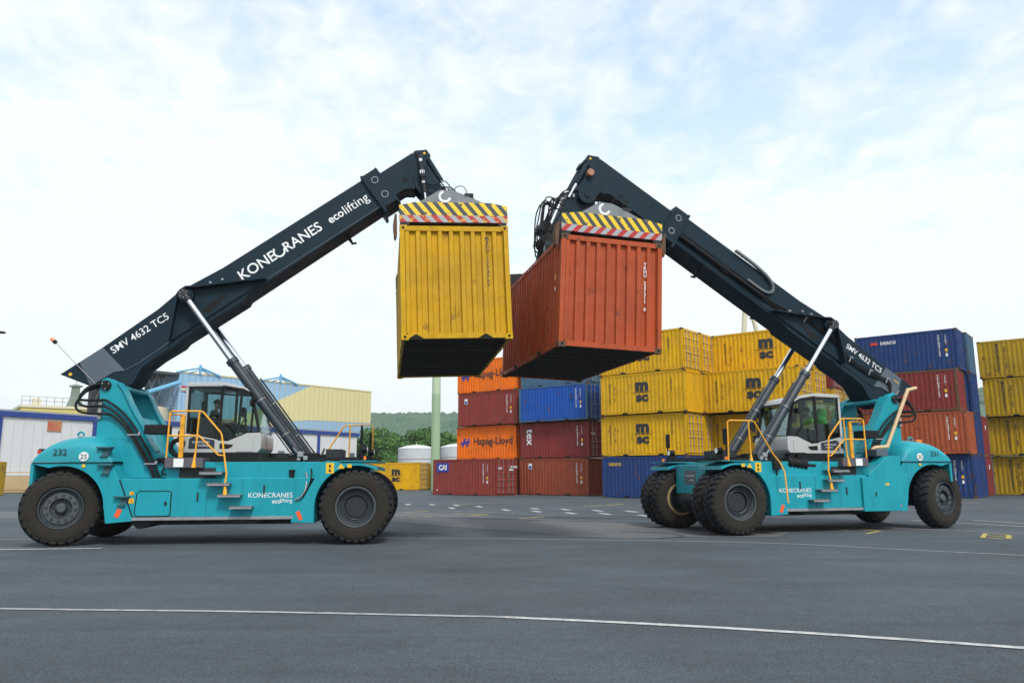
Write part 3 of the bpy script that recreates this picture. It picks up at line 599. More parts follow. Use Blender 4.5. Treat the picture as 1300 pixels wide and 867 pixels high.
def reach_stacker(name_no, loc, yaw, side, alpha, E, steer, rearx, label, cont, sprot, rot_x, rot_zb, armlabel):
    s = side                                        # +1: left flank faces the camera, -1: right flank
    T = empty('reach_stacker', loc, yaw); tag(T, label, 'reach stacker'); TM = Matrix.Translation(loc) @ Matrix.Rotation(yaw, 4, 'Z')
    both = (-1, 1)
    # ---- wheels
    for sg in both:
        wheel(T, (0, sg * 1.825, .84), True, sg); wheel(T, (0, sg * 1.20, .84), True, sg)
        wheel(T, (rearx, sg * 1.33, .84), False, sg, steer)
    MB().tube([(0, -1.9, .84), (0, 1.9, .84)], .24, 16).tube([(0, -.6, .84), (0, .6, .84)], .30, 16).build('front_axle', dark, T)
    b = MB(); b.tube([(rearx, -1.2, .84), (rearx, 1.2, .84)], .15, 12); b.box(rearx - .25, rearx + .25, -.9, .9, .6, 1.0); b.build('rear_axle', dark, T)
    # ---- chassis
    b = MB(); b.box(-5.6, -.05, -.80, .80, .72, 1.86); b.box(-4.4, -.7, -1.42, 1.42, 1.48, 1.875); b.build('chassis', teal, T, bevel=.012)
    b = MB(); b.box(-4.8, -1.6, -.95, .95, .42, .74); b.prism([(-5.3, .62), (-4.4, .62), (-4.9, .36), (-5.0, .36)], -1.3, 1.3); b.prism([(-3.3, .6), (-2.0, .6), (-2.3, .47), (-3.0, .47)], -1.5, 1.5); b.build('underbody', dark, T)
    for sg in both:
        b = MB()
        near_box = (sg > 0)
        x0 = -5.35
        b.prism([(-5.02, .64), (-1.36, .62), (-1.08, 1.50), (-5.36, 1.50)], sg * .82, sg * 1.60); o = b.build('side_tank', teal, T, bevel=.015)
        MB().box(-5.02, -1.38, sg * 1.0, sg * 1.64, .565, .632).build('sill_plate', steel, T)
        # front fender
        arc1 = arc(0, .84, .935, 178, 60, 14)
        b = MB(); b.prism([(-1.46, .51), (-.93, .48)] + arc1 + [(.46, 1.70), (.45, 1.75), (.05, 1.845), (-.70, 1.885), (-.86, 1.66)], sg * .86, sg * 2.0); b.build('front_fender', teal, T, bevel=.015)
        MB().box(-.4, .46, sg * .8, sg * 2.04, 1.872, 1.892).build('fender_top_plate', teal2, T)
        # rear fender
        arc2 = arc(-6.62, .84, .95, 0, 108, 14)
        b = MB(); b.prism([(-5.0, .55), (-5.60, .50), (-5.66, .84)] + arc2 + [(-7.27, 1.83), (-7.27, 1.86), (-5.58, 1.86), (-5.36, 1.50)], sg * .95, sg * 1.60); b.build('rear_fender', teal, T, bevel=.012)
        MB().tube([(-5.36, sg * 1.606, 1.48), (-5.03, sg * 1.606, .66)], .012, 6).build('panel_gap', black, T)
        for (x, z) in [(-5.88, 2.20), (-5.83, 1.80), (-5.42, 1.09)]:        # corner steps
            if sg < 0:
                b = MB(); b.box(x - .02, x + .32, sg * 1.50, sg * 1.70, z - .01, z + .02); b.prism([(x + .08, z - .19), (x + .22, z - .19), (x + .30, z), (x + .14, z)], sg * 1.50, sg * 1.62); b.box(x + .06, x + .24, sg * 1.5, sg * 1.66, z - .2, z - .18); b.build('step', mat('teal_grey_step', (.02, .10, .115), .6, 0, .5, (.08, .08, .07), 6), T)
        MB().box(-.052, .052, -.003, .003, -.10, .10).build('red_reflector', redo, T, None).matrix_local = Matrix.Translation((-5.34, sg * 1.604, .73)) @ Matrix.Rotation(rd(22 if True else 0), 4, 'Y')
        MB().box(-.045, .045, -.003, .003, -.10, .10).build('red_reflector', redo, T, None).matrix_local = Matrix.Translation((-1.26, sg * 2.004, .66)) @ Matrix.Rotation(rd(-24), 4, 'Y')
        # stickers
        f = '+y' if sg > 0 else '-y'
        b = MB().box(-.70, -.52, sg * 2.0, sg * 2.004, 1.60, 1.84); o = b.build('warning_sticker', yprnt, T, None)
        b = MB(); disc(b, (-.61, 1.77), .03, sg * 2.003, sg * 2.006, 10); disc(b, (-.61, 1.66), .03, sg * 2.003, sg * 2.006, 10); b.box(-.62, -.60, sg * 2.003, sg * 2.006, 1.64, 1.80); b.build('sticker_symbol', bprnt, T, None)
        MB().prism([(-.44, 1.71), (-.28, 1.71), (-.36, 1.83)], sg * 2.0, sg * 2.004).build('warning_triangle', yprnt, T, None)
        MB().box(-.22, -.12, sg * 2.0, sg * 2.004, 1.73, 1.81).build('warning_sticker', yprnt, T, None)
        # logo on the tank
        letter('KONECRANES', prnt, T, f, (-1.99, sg * 1.604, 1.11), width=1.0, off=.0)
        letter('eco', prnt, T, f, (-1.99 + (.14 if sg < 0 else -.14), sg * 1.604, .955), height=.07, off=.012); letter('lifting', prnt, T, f, (-1.99 + (.36 if sg < 0 else -.36), sg * 1.604, .975), height=.12)
        for x, z in ((-3.62, 1.08), (-2.14, 1.24)): MB().cbox((x, sg * 1.61, z), (.035, .02, .20)).build('latch', dark, T)
        MB().cbox((-6.16, sg * 1.615, 1.79), (.07, .01, .07)).build('yellow_tab', yprnt, T)
        # access steps under the cab
        for i, (x, z) in enumerate([(-3.30, 1.64), (-3.12, 1.385), (-2.87, 1.125), (-2.60, .86)]):
            b = MB(); b.box(x - .25, x + .25, sg * 1.44, sg * 1.86, z - .012, z + .012); b.box(x - .25, x + .25, sg * 1.845, sg * 1.86, z - .05, z + .012); b.box(x - .22, x + .1, sg * 1.48, sg * 1.6, z - .07, z - .012); b.build('step', steel, T)
        # platform
        b = MB(); b.box(-4.40, -3.55, sg * 1.0, sg * 1.62, 1.74, 1.97); b.build('platform', mat('platform_plate', (.11, .10, .12), .4, .3, .5), T, bevel=.01)
        MB().box(-4.20, -3.98, sg * 1.62, sg * 1.624, 1.76, 1.95).build('data_plate', prnt, T, None)
        MB().box(-4.1, -3.3, sg * .9, sg * 1.46, 1.50, 1.74).build('battery_tray', dark, T)
        # orange hand rails
        y = sg * 1.58; r_ = .021
        b = MB(); b.tube([(-4.38, y, 1.96), (-4.36, y, 3.03), (-4.30, y, 3.05), (-3.68, y, 3.05), (-3.62, y, 3.03), (-3.20, y, 2.56), (-3.17, y, 2.50), (-2.98, sg * 1.72, 1.62), (-2.98, sg * 1.78, 1.40)], r_, 8)
        b.tube([(-4.38, y, 2.48), (-3.68, y, 2.48), (-3.22, y, 2.03), (-3.08, y, 2.02)], r_, 8); b.tube([(-3.70, y, 3.04), (-3.74, y, 2.0)], r_, 8)
        b.tube([(-2.98, sg * 1.79, 1.42), (-2.96, sg * 1.83, 1.12)], .022, 8, 0, .05); b.tube([(-3.74, y, 2.05), (-3.745, sg * 1.63, 1.74)], .022, 8, 0, .055)
        b.build('hand_rail', orange, T, 60)
        b = MB(); b.box(-4.20, -4.10, sg * 1.25, sg * 1.31, 1.96, 2.98); b.tube([(-4.36, y, 2.98), (-4.15, sg * 1.28, 2.98)], .02, 6); b.build('rail_post', orange, T)
        MB().box(-4.95, -4.45, sg * 1.05, sg * 1.5, 2.52, 2.74).build('work_lamp_box', black, T, bevel=.02)
    # lit details of the left flank: rails at the front, filter, box
    b = MB(); y = 1.8; r_ = .02
    b.tube([(.12, y, 1.88), (.10, y, 2.90), (.04, y, 2.93), (-.62, y, 2.93), (-.70, y, 2.90), (-1.22, y, 2.06), (-1.42, y, 1.84), (-1.47, y + .1, 1.6), (-1.44, y + .22, .80)], r_, 8)
    b.tube([(-.52, y, 2.92), (-.55, y, 1.88)], r_, 8); b.tube([(-.55, y, 2.05), (-.55, y, 1.88)], .022, 8, 0, .05); b.build('front_rail', orange, T, 60)
    b = MB(); b.tube([(-2.82, 1.32, 1.76), (-2.55, 1.32, 1.77)], .11, 14); b.tube([(-2.55, 1.32, 1.78), (-1.95, 1.32, 1.87)], .155, 16)
    for i in range(5): b.tube([(-2.5 + i * .12, 1.32, 1.79 + i * .014), (-2.47 + i * .12, 1.32, 1.79 + i * .014)], .17, 16)
    b.tube([(-2.3, 1.32, 1.9), (-2.3, 1.32, 2.08)], .05, 8); b.cbox((-2.3, 1.3, 2.09), (.4, .3, .05)); b.build('air_filter', black, T)
    MB().cbox((-1.55, 1.45, 1.80), (.22, .12, .28)).tube([(-1.55, 1.45, 1.66), (-1.55, 1.45, 1.45)], .02, 6).build('horn_box', black, T, bevel=.02)
    b = MB(); b.prism([(-4.10, .52), (-4.10, 1.44), (-4.32, 1.44), (-4.32, 1.52), (-4.72, 1.80), (-5.0, 2.02), (-5.44, 2.02), (-5.41, 1.515), (-5.66, 1.515), (-5.28, .52)], 1.2, 1.68); b.build('filter_cabinet', teal, T, bevel=.015)
    MB().box(-4.98, -4.86, 1.68, 1.684, 1.22, 1.28).build('yellow_tab', yprnt, T, None); MB().box(-4.54, -4.50, 1.68, 1.69, .93, 1.05).build('latch', dark, T, None)
    MB().box(-5.2, -4.8, 1.0, 1.5, 2.02, 2.22).build('tank_top_box', greyp, T, bevel=.02)
    # exhaust pipe
    b = MB(); b.tube(smoothp([(-4.85, 1.25, 2.05), (-4.9, 1.25, 2.24), (-5.1, 1.25, 2.28), (-5.40, 1.22, 2.30), (-5.52, 1.2, 2.42), (-6.30, 1.2, 3.86), (-6.38, 1.2, 3.95), (-6.66, 1.2, 4.02)], 3), .052, 10) if True else 0
    b.build('exhaust_pipe', cream_pipe, T, 60)
    # right flank hatch and small parts
    b = MB(); b.prism([(-4.93, .66), (-4.25, .66), (-4.21, .70), (-4.21, 1.17), (-4.25, 1.21), (-4.90, 1.21), (-4.95, 1.16), (-4.98, .72)], -1.612, -1.60); hatch = b.build('hatch', teal, T, bevel=.01)
    hp = [(-4.93, .655), (-4.24, .655), (-4.205, .69), (-4.205, 1.18), (-4.24, 1.215), (-4.90, 1.215), (-4.955, 1.16), (-4.985, .72), (-4.93, .655)]
    MB().tube([(x, -1.606, z) for x, z in hp], .013, 6).build('hatch_seal', black, hatch); MB().box(-4.34, -4.29, -1.63, -1.61, .90, .98).build('hatch_lock', black, hatch)
    for z, m_ in ((1.17, 0), (1.00, 1)):
        MB().cbox((-5.07, -1.607, z), (.09 + .02 * m_, .01, .075 + .03 * m_)).build('warning_sticker', yprnt, T, None); MB().cbox((-5.07 + .01, -1.614, z), (.035, .006, .035)).build('sticker_symbol', redp, T, None)
    b = MB(); b.tube([(-1.55, -1.45, 1.50), (-1.55, -1.45, 1.66)], .06, 10); b.tube([(-1.55, -1.45, 1.66), (-1.55, -1.45, 1.69)], .075, 10); b.build('filler_cap', black, T)
    # ---- deck rails, equipment
    b = MB()
    for sg in both: b.box(-4.75, .32, sg * .86, sg * 1.05, 1.876, 1.985)
    b.build('slide_rail', black, T)
    b = MB(); b.tube([(-2.2, .5, 1.9), (-2.2, .5, 2.12)], .26, 20); b.box(-1.9, -1.2, -.6, .5, 1.88, 2.06); b.box(-.9, -.5, -.5, .5, 1.88, 2.2); b.tube([(-1.0, -.55, 2.02), (-1.0, .0, 2.22)], .03, 6); b.build('deck_equipment', dark, T, bevel=.01)
    for sg in both:
        b = MB(); x = .06; y = sg * 1.62
        b.tube([(x, y, 1.88), (x, y, 2.62)], .022, 8); b.build('mirror_stand', black, T)
        b = MB(); b.cbox((x, y - sg * .03, 2.52), (.05, .22, .42)); b.build('mirror', black, T, bevel=.03)
        b = MB(); b.tube([(x - .04, y - sg * .3, 2.16), (x + .12, y - sg * .3, 2.16)], .085, 14); b.cbox((x, y - sg * .3, 2.0), (.16, .16, .16)); hl = b.build('headlight', black, T)
        MB().tube([(x + .121, y - sg * .3, 2.16), (x + .128, y - sg * .3, 2.16)], .075, 14).build('lens', chrome, hl)
        MB().cbox((x + .1, y + sg * .12, 1.95), (.06, .09, .09)).build('indicator_lamp', amber, T, bevel=.01)
        MB().cbox((x - .1, y + sg * .12, 1.93), (.12, .14, .1)).build('lamp_bracket', black, T)
    # ---- front plate and hoses between the wheels
    b = MB(); b.prism([(-.86, 1.0), (.86, 1.0), (.80, 1.80), (-.80, 1.80)], -.05, .24, 'x'); b.build('front_plate', teal, T, bevel=.02)
    MB().box(.24, .246, -.34, .30, 1.25, 1.64).build('nameplate', greyp, T, None)
    letter('KONECRANES', prnt, T, '+x', (.248, -.02, 1.50), width=.50); letter('ecolifting', prnt, T, '+x', (.248, .06, 1.38), width=.26)
    for yy in (-.3, -.15, 0, .15, .3): MB().tube([(.20, yy, 1.05), (.30, yy, .8), (.22, yy, .5)], .035, 8).build('hydraulic_hose', black, T)
    # ---- counterweight and rounded tail
    b = MB(); b.box(-7.22, -5.55, -.98, .98, .62, 1.86); b.build('counterweight', dark, T, bevel=.04)
    MB().box(-7.32, -7.24, -1.58, 1.58, 1.30, 1.85).build('rear_skirt', teal, T, bevel=.02)
    b = MB(); prof = [(-7.27, .02), (-7.255, .12), (-7.20, .24), (-7.10, .37), (-6.97, .48), (-6.80, .565), (-6.60, .61), (-6.40, .63), (-6.19, .63), (-6.05, .62), (-5.80, .52), (-5.66, .28), (-5.54, .02)]
    nu = 40; vs = []
    for x, h in prof:
        for j in range(nu + 1):
            u = -1 + 2 * j / nu; a = u * pi / 2
            uu = math.copysign(abs(sin(a)) ** .55, u); k = abs(cos(a)) ** .42
            vs.append((x, 1.615 * uu, 1.875 + h * k))
    nn = nu + 1
    b.add(vs, [(i * nn + j, i * nn + j + 1, (i + 1) * nn + j + 1, (i + 1) * nn + j) for i in range(len(prof) - 1) for j in range(nu)])
    b.add([(-7.27, -1.615, 1.868), (-5.54, -1.615, 1.868), (-5.54, 1.615, 1.868), (-7.27, 1.615, 1.868)], [(0, 1, 2, 3)])
    b.build('tail_hood', teal2, T, 50)
    for sg in both:
        MB().tube([(-6.19, sg * .983, 2.44), (-5.05, sg * .983, 2.44)], .006, 5).build('weld_seam', teal2, T)
        for x in (-3.42, -2.62): MB().box(x - .004, x + .004, sg * 1.60, sg * 1.604, .66, 1.48).build('panel_seam', mat('seam_teal', (.004, .12, .14), .6), T, None)
        b = MB()
        for i in range(14): disc(b, (-4.9 + i * .26, .69), .014, sg * 1.60, sg * 1.61, 6)
        tag(b.build('bolts', teal2, T), kind='stuff')
    MB().box(-7.28, -5.53, -1.622, 1.622, 1.855, 1.872).build('hood_gasket', black, T)
    MB().tube([(-6.57 + .07 * cos(a * pi / 8), -.9, 2.50 + .09 * sin(a * pi / 8)) for a in range(9)], .025, 8).tube([(-6.57 + .07 * cos(a * pi / 8), .9, 2.50 + .09 * sin(a * pi / 8)) for a in range(9)], .025, 8).build('lifting_eye', teal, T)
    for sg in both:
        f = '+y' if sg > 0 else '-y'
        MB().cbox((-7.17, sg * 1.40, 2.12), (.12, .14, .12)).build('tail_lamp', black, T, bevel=.01); MB().cbox((-7.20, sg * 1.475, 2.11), (.08, .02, .08)).build('tail_lamp_lens', redp, T)
        letter(name_no, bprnt, T, f, (-6.69, sg * 1.632, 2.10), height=.145, off=.0)
        b = MB(); disc(b, (-6.17, 2.0), .105, sg * 1.61, sg * 1.634, 24); b.build('speed_sign', prnt, T, None)
        letter('25', bprnt, T, f, (-6.17, sg * 1.640, 2.0), height=.11, off=.004)
    MB().tube([(-6.9, 0, 2.46), (-6.9, 0, 2.52)], .10, 12).build('beacon_base', black, T); MB().cbox((-6.95, .75, 2.47), (.2, .2, .10)).build('tail_beacon', amber, T, bevel=.02)
    # ---- mast
    mp = [(-6.2, 1.5), (-6.2, 2.98), (-6.2, 3.72), (-6.16, 3.84), (-6.06, 3.89), (-5.90, 3.84), (-5.76, 3.74), (-5.66, 3.60), (-5.52, 3.28), (-5.37, 3.02), (-5.19, 2.74), (-5.01, 2.36), (-4.85, 2.14), (-4.62, 2.02), (-4.48, 1.90), (-4.45, 1.5)]
    for sg in both:
        b = MB(); b.prism(mp, sg * .78, sg * .98); m_ = b.build('mast_plate', teal, T, bevel=.02)
        b = MB()
        fr = [(-5.80, 3.77), (-5.64, 3.56), (-5.50, 3.27), (-5.35, 3.01), (-5.17, 2.73), (-4.99, 2.34), (-4.82, 2.12)]
        for i in range(len(fr) - 1):
            (x1, z1), (x2, z2) = fr[i], fr[i + 1]
            b.prism([(x1, z1), (x2, z2), (x2 + .035, z2 + .012), (x1 + .035, z1 + .012)], sg * .70, sg * 1.04)
        b.build('mast_flange', teal, m_)
        b = MB(); disc(b, (-6.06, 3.70), .12, sg * .98, sg * 1.03, 20)
        for i in range(3): disc(b, (-6.06 + .085 * cos(i * 2.1 + .5), 3.70 + .085 * sin(i * 2.1 + .5)), .016, sg * 1.03, sg * 1.045, 8, 1)
        b.build('pivot_pin', [black, steel], m_)
        b = MB(); b.box(-6.18, -6.1, sg * .98, sg * 1.05, 2.9, 3.35)
        for x, z in ((-5.38, 2.52), (-4.95, 1.84)):
            b.cbox((x + .06, sg * 1.09, z), (.26, .05, .03)); b.cbox((x + .2, sg * 1.09, z + .03), (.05, .06, .08))
        b.build('hose_clamp', steel, m_)
    b = MB(); b.tube([(-5.76, -.80, 3.66), (-5.76, .80, 3.66)], .07, 14); b.prism([(-6.18, 1.5), (-6.12, 1.5), (-6.12, 3.0), (-6.18, 3.0)], -.8, .8)
    b.prism([(-5.42, 2.96), (-5.36, 2.96), (-5.0, 2.24), (-4.7, 2.02), (-4.7, 1.6), (-4.8, 1.6), (-4.8, 1.98), (-5.06, 2.2)], -.8, .8); b.build('mast_crossmember', teal, T)
    MB().tube([(-4.62 + .19 * cos(a * pi / 12), 0.1, 2.26 + .19 * sin(a * pi / 12)) for a in range(25)], .06, 8).build('hose_loop', black, T)
    # hoses over the mast flank
    for sg in both:
        y = sg * 1.07
        paths = [[(-6.30, sg * .7, 3.70), (-6.45, y, 3.55), (-6.60, y, 3.38), (-6.68, y, 3.22), (-6.60, y, 3.08), (-6.40, y, 3.03), (-6.04, y, 3.01), (-5.85, y, 2.98), (-5.62, y, 2.80), (-5.40, y, 2.55), (-5.12, y, 2.10), (-4.82, y, 1.60), (-4.80, y, 1.45)],
                 [(-6.26, sg * .7, 3.74), (-6.42, y, 3.60), (-6.58, y, 3.44), (-6.62, y, 3.28), (-6.45, y, 3.19), (-6.14, y, 3.20), (-5.98, y, 3.17), (-5.70, y, 2.98), (-5.42, y, 2.68), (-5.15, y, 2.26), (-4.88, y, 1.80), (-4.72, y, 1.45)],
                 [(-6.22, sg * .7, 3.78), (-6.40, y, 3.66), (-6.56, y, 3.50), (-6.60, y, 3.36), (-6.40, y, 3.33), (-6.14, y, 3.34), (-5.98, y, 3.32), (-5.66, y, 3.10), (-5.36, y, 2.78), (-5.05, y, 2.30), (-4.78, y, 1.80), (-4.62, y, 1.45)]]
        for p in paths: MB().tube(smoothp(p, 5), .030, 8).build('hydraulic_hose', black, T, 60)
        MB().tube(smoothp([(-4.9, y, 1.85), (-4.7, y, 1.95), (-4.55, y, 1.8), (-4.62, y, 1.62), (-4.4, y, 1.58)], 4), .022, 6).build('hydraulic_hose', black, T, 60)
    # ---- cab
    lower = [(-4.29, 2.10), (-4.28, 2.57), (-4.17, 2.57), (-3.44, 2.42), (-3.22, 2.39), (-2.77, 2.59), (-2.47, 2.60), (-2.42, 2.50), (-2.42, 2.20), (-2.50, 2.10)]
    b = MB(); b.prism(lower, -.80, .80); cab = b.build('cab', white, T, bevel=.025)
    MB().prism([(-4.30, 1.99), (-4.30, 2.10), (-2.50, 2.10), (-2.46, 1.99)], -.78, .78).build('cab_base', black, cab)
    b = MB(); b.prism([(-4.30, 3.70), (-4.24, 3.79), (-4.15, 3.81), (-3.38, 3.82), (-2.89, 3.71), (-2.70, 3.60), (-2.66, 3.52), (-2.92, 3.62), (-3.38, 3.72)], -.82, .82); b.build('cab_roof', white, cab, bevel=.02)
    b = MB().prism([(-3.38, 3.70), (-2.92, 3.62), (-2.58, 3.48), (-2.60, 3.52), (-2.89, 3.665), (-3.38, 3.745)], -.84, .84); b.build('roof_visor', black, cab)
    fl = [(-2.68, 3.52), (-2.48, 2.60)]
    for sg in both:
        y0, y1 = sg * .72, sg * .80
        b = MB(); b.prism([(-4.29, 2.57), (-4.20, 2.57), (-4.20, 3.72), (-4.27, 3.72)], y0, y1); b.build('rear_pillar', white, cab, bevel=.015)
        b = MB(); b.prism([(-3.455, 2.41), (-3.405, 2.40), (-3.385, 3.73), (-3.44, 3.73)], y0, sg * .806)
        b.prism([(-4.20, 2.575), (-4.16, 2.575), (-4.16, 3.72), (-4.20, 3.72)], y0, sg * .803); b.prism([(-4.19, 2.58), (-3.44, 2.43), (-3.44, 2.46), (-4.19, 2.61)], y0, sg * .803); b.prism([(-4.2, 3.68), (-2.95, 3.62), (-2.95, 3.66), (-4.2, 3.73)], y0, sg * .803)
        b.prism([(-2.74, 3.55), (-2.68, 3.55), (-2.47, 2.60), (-2.52, 2.60)], sg * .66, sg * .78); b.prism([(-3.42, 2.40), (-3.22, 2.39), (-2.77, 2.59), (-2.5, 2.60), (-2.5, 2.62), (-2.78, 2.615), (-3.23, 2.42), (-3.42, 2.43)], y0, sg * .803)
        b.prism([(-2.98, 3.64), (-2.93, 3.64), (-2.98, 2.55), (-3.03, 2.55)], sg * .68, sg * .74)
        b.build('window_frame', black, cab)
        MB().prism([(-4.16, 2.61), (-3.45, 2.46), (-3.44, 3.69), (-4.16, 3.69)], sg * .790, sg * .796).build('window', glass, cab, None)
        MB().prism([(-3.41, 2.43), (-3.23, 2.42), (-2.77, 2.62), (-2.50, 2.62), (-2.70, 3.50), (-2.90, 3.61), (-3.39, 3.70)], sg * .790, sg * .796).build('window', glass, cab, None)
        MB().prism([(-4.15, 2.58), (-3.46, 2.44), (-3.46, 2.95), (-4.15, 2.95)], sg * .770, sg * .780).build('door_lower_panel', mat('dark_maroon_panel', (.022, .010, .012), .25), cab, None)
        MB().prism([(-4.13, 2.20), (-4.12, 2.44), (-4.03, 2.49), (-3.52, 2.41), (-3.52, 2.20)], sg * .80, sg * .806).build('logo_panel', mat('panel_navy', (.02, .03, .05), .3), cab, None)
        letter('KONECRANES', prnt, cab, '+y' if sg > 0 else '-y', (-3.84, sg * .81, 2.36), width=.40); letter('ecolifting', prnt, cab, '+y' if sg > 0 else '-y', (-3.78, sg * .81, 2.28), width=.24)
        MB().prism([(-3.40, 2.20), (-3.40, 2.33), (-3.08, 2.30), (-3.12, 2.24), (-3.2, 2.20)], sg * .80, sg * .806).build('grab_recess', black, cab, None)
        MB().prism([(-3.0, 2.13), (-2.62, 2.13), (-2.60, 2.50), (-2.70, 2.52)], sg * .80, sg * .815).build('nose_panel', white, cab, bevel=.01)
        MB().cbox((-4.235, sg * .82, 2.33), (.07, .03, .13)).build('door_handle', black, cab, bevel=.01)
        MB().cbox((-3.3, sg * .803, 2.36), (.06, .004, .06)).build('red_label', redp, cab, None) if False else None
        b = MB(); b.tube([(-2.75, sg * .80, 3.55), (-2.62, sg * 1.0, 3.50), (-2.58, sg * 1.02, 3.38)], .018, 6); b.build('mirror_arm', black, cab)
        MB().cbox((-2.66, sg * .96, 3.30), (.06, .20, .16)).build('cab_mirror', black, cab, bevel=.02)
    MB().prism([(-2.70, 3.52), (-2.685, 3.53), (-2.475, 2.62), (-2.49, 2.62)], -.70, .70).build('windscreen', glass, cab, None)
    MB().box(-4.25, -4.24, -.7, .7, 2.62, 3.68).build('rear_window', glass, cab, None)
    MB().cbox((-4.38, -.3 if s < 0 else .3, 3.66), (.20, .5, .10)).build('roof_lamp', white, cab, bevel=.02); MB().cbox((-4.36, -.3 if s < 0 else .3, 3.735), (.22, .5, .045)).build('red_lamp', redp, cab, bevel=.01)
    b = MB(); b.box(-3.92, -3.46, -.26, .26, 2.50, 2.62); b.prism([(-4.02, 2.55), (-3.93, 2.55), (-3.98, 3.10), (-4.06, 3.10)], -.24, .24); b.prism([(-4.06, 3.14), (-3.98, 3.14), (-4.0, 3.40), (-4.08, 3.40)], -.14, .14); b.box(-3.75, -3.5, -.15, .15, 2.1, 2.5); b.build('seat', trous, cab, bevel=.04, seg=3)
    b = MB(); b.tube([(-3.05 + .07 * cos(a * pi / 10), .19 * sin(a * pi / 10), 2.82 + .17 * cos(a * pi / 10)) for a in range(21)], .016, 6); b.tube([(-3.05, 0, 2.82), (-2.85, 0, 2.5)], .03, 8); b.tube([(-3.05, -.19, 2.82), (-3.05, .19, 2.82)], .014, 6); b.build('steering_wheel', black, cab)
    b = MB(); b.cbox((-2.98, s * .3, 3.12), (.08, .28, .24)); b.tube([(-2.96, s * .3, 3.1), (-2.9, s * .3, 2.55)], .02, 6); b.cbox((-3.3, s * -.45, 2.75), (.5, .16, .2)); b.cbox((-2.8, 0, 2.5), (.3, 1.0, .22)); b.build('console', black, cab, bevel=.02)
    # ---- boom (own frame: x along the boom)
    piv = (-6.1, 0, 3.72)
    B = MB(); B.prism([(-.86, 1.0), (-.33, 1.0), (.31, 1.0), (1.9, 1.07), (2.45, 1.15), (2.85, 1.15), (3.8, 1.08), (8.5, 1.08), (8.5, .17), (3.85, .12), (3.75, .06), (1.95, .08), (1.8, .03), (1.2, .05), (.80, .02), (.42, -.18), (-.15, -.18), (-.28, .05), (-.43, .33)], -.42, .42)
    boom = B.build('boom', navy, T, bevel=.012); boom.location = piv; boom.rotation_euler = (0, -alpha, 0)
    for sg in both:
        b = MB(); y0, y1 = sg * .42, sg * .432
        b.add([(-.33, sg * .423, .985), (.31, sg * .423, .985), (.21, sg * .435, .33), (-.43, sg * .435, .34)], [(0, 1, 2, 3)]); b.add([(.31, sg * .423, .985), (.43, sg * .423, .21), (.21, sg * .435, .33)], [(0, 1, 2)])
        b.build('tail_panel', greyp, boom, None)
        b = MB(); b.tube([(-.43, sg * .43, .34), (.21, sg * .43, .32), (.43, sg * .43, .20), (.8, sg * .42, .17), (1.7, sg * .42, .2), (3.8, sg * .42, .2), (8.2, sg * .42, .2)], .013, 6); b.build('edge_weld', greyp if sg < 0 else navy, boom)
        # cylinder bracket
        b = MB(); b.prism([(1.70, .19), (2.40, .98), (2.56, 1.10), (2.84, 1.11), (3.0, .98), (4.55, .20)], sg * .42, sg * .47)
        ed = [(1.70, .19), (2.38, .93), (2.48, 1.06), (2.62, 1.12), (2.80, 1.12), (2.98, 1.0), (4.50, .22)]
        for i in range(len(ed) - 1):
            (a0, c0), (a1, c1) = ed[i], ed[i + 1]; d = Vector((a1 - a0, c1 - c0)).normalized(); q = Vector((d.y, -d.x)) * .035
            b.prism([(a0, c0), (a1, c1), (a1 + q.x, c1 + q.y), (a0 + q.x, c0 + q.y)], sg * .44, sg * .66)
        disc(b, (2.66, .92), .19, sg * .47, sg * .60, 24); b.build('cylinder_bracket', navy, boom)
        b = MB(); disc(b, (2.66, .92), .12, sg * .60, sg * .80, 20)
        for i in range(6): disc(b, (2.66 + .085 * cos(i * 1.05), .92 + .085 * sin(i * 1.05)), .014, sg * .80, sg * .815, 8, 1)
        b.build('bracket_pin', [black, steel], boom)
        MB().prism([(2.75, .42), (3.5, .48), (3.45, .40), (2.9, .25)], sg * .47, sg * .475).build('bracket_hole', hole_shade, boom, None)
        b = MB(); disc(b, (3.33, .90), .03, sg * .42, sg * .52, 8); disc(b, (3.62, .80), .03, sg * .42, sg * .52, 8); b.build('grease_nipple', steel, boom)
        # collar
        b = MB()
        for c_ in ((8.33, .87), (8.33, .40)):
            for i in range(10): disc(b, (c_[0] + .085 * cos(i * .628), c_[1] + .085 * sin(i * .628)), .012, sg * .485, sg * .50, 6)
        tag(b.build('collar_bolts', prnt, boom), kind='stuff')
    b = MB(); b.prism([(8.12, .10), (8.50, .10), (8.50, 1.14), (8.12, 1.14)], -.485, .485); b.prism([(8.50, .0), (8.56, .0), (8.56, 1.16), (8.50, 1.16)], -.46, .46); b.box(8.05, 8.12, -.50, .50, -.02, 1.16); b.build('boom_collar', navy, boom, bevel=.01)
    b = MB(); b.prism([(7.2, .26), (E - .75, .26), (E - .55, .12), (E - .2, .30), (E, .30), (E, 1.0), (7.2, 1.0)], -.35, .35); inner = b.build('inner_boom', navy, boom, bevel=.01)
    for sg in both:
        b = MB()
        for q in ((E - 1.05, .40), (E - 1.29, .37)) if E > 10 else ((E - .62, .46),): disc(b, q, .07, sg * .35, sg * .353, 16)
        b.build('side_hole', hole_shade, inner, None)
    b = MB()
    for a, b_ in ((6.45, 7.9),): b.prism([(6.85, .16), (6.97, .16), (6.93, -.10), (6.88, -.10)], -.06, .06); b.tube([(6.87, 0, -.1), (7.0, 0, -.16)], .03, 8)
    b.build('boom_stop', black, boom)
    # writing
    letter('SMV 4632 TC5', prnt, boom, '-y', (1.22, -.424, .80), height=.20, width=1.58, off=.006); letter('SMV 4632 TC5', prnt, boom, '+y', (1.10, .424, .80), width=1.40, off=.006)
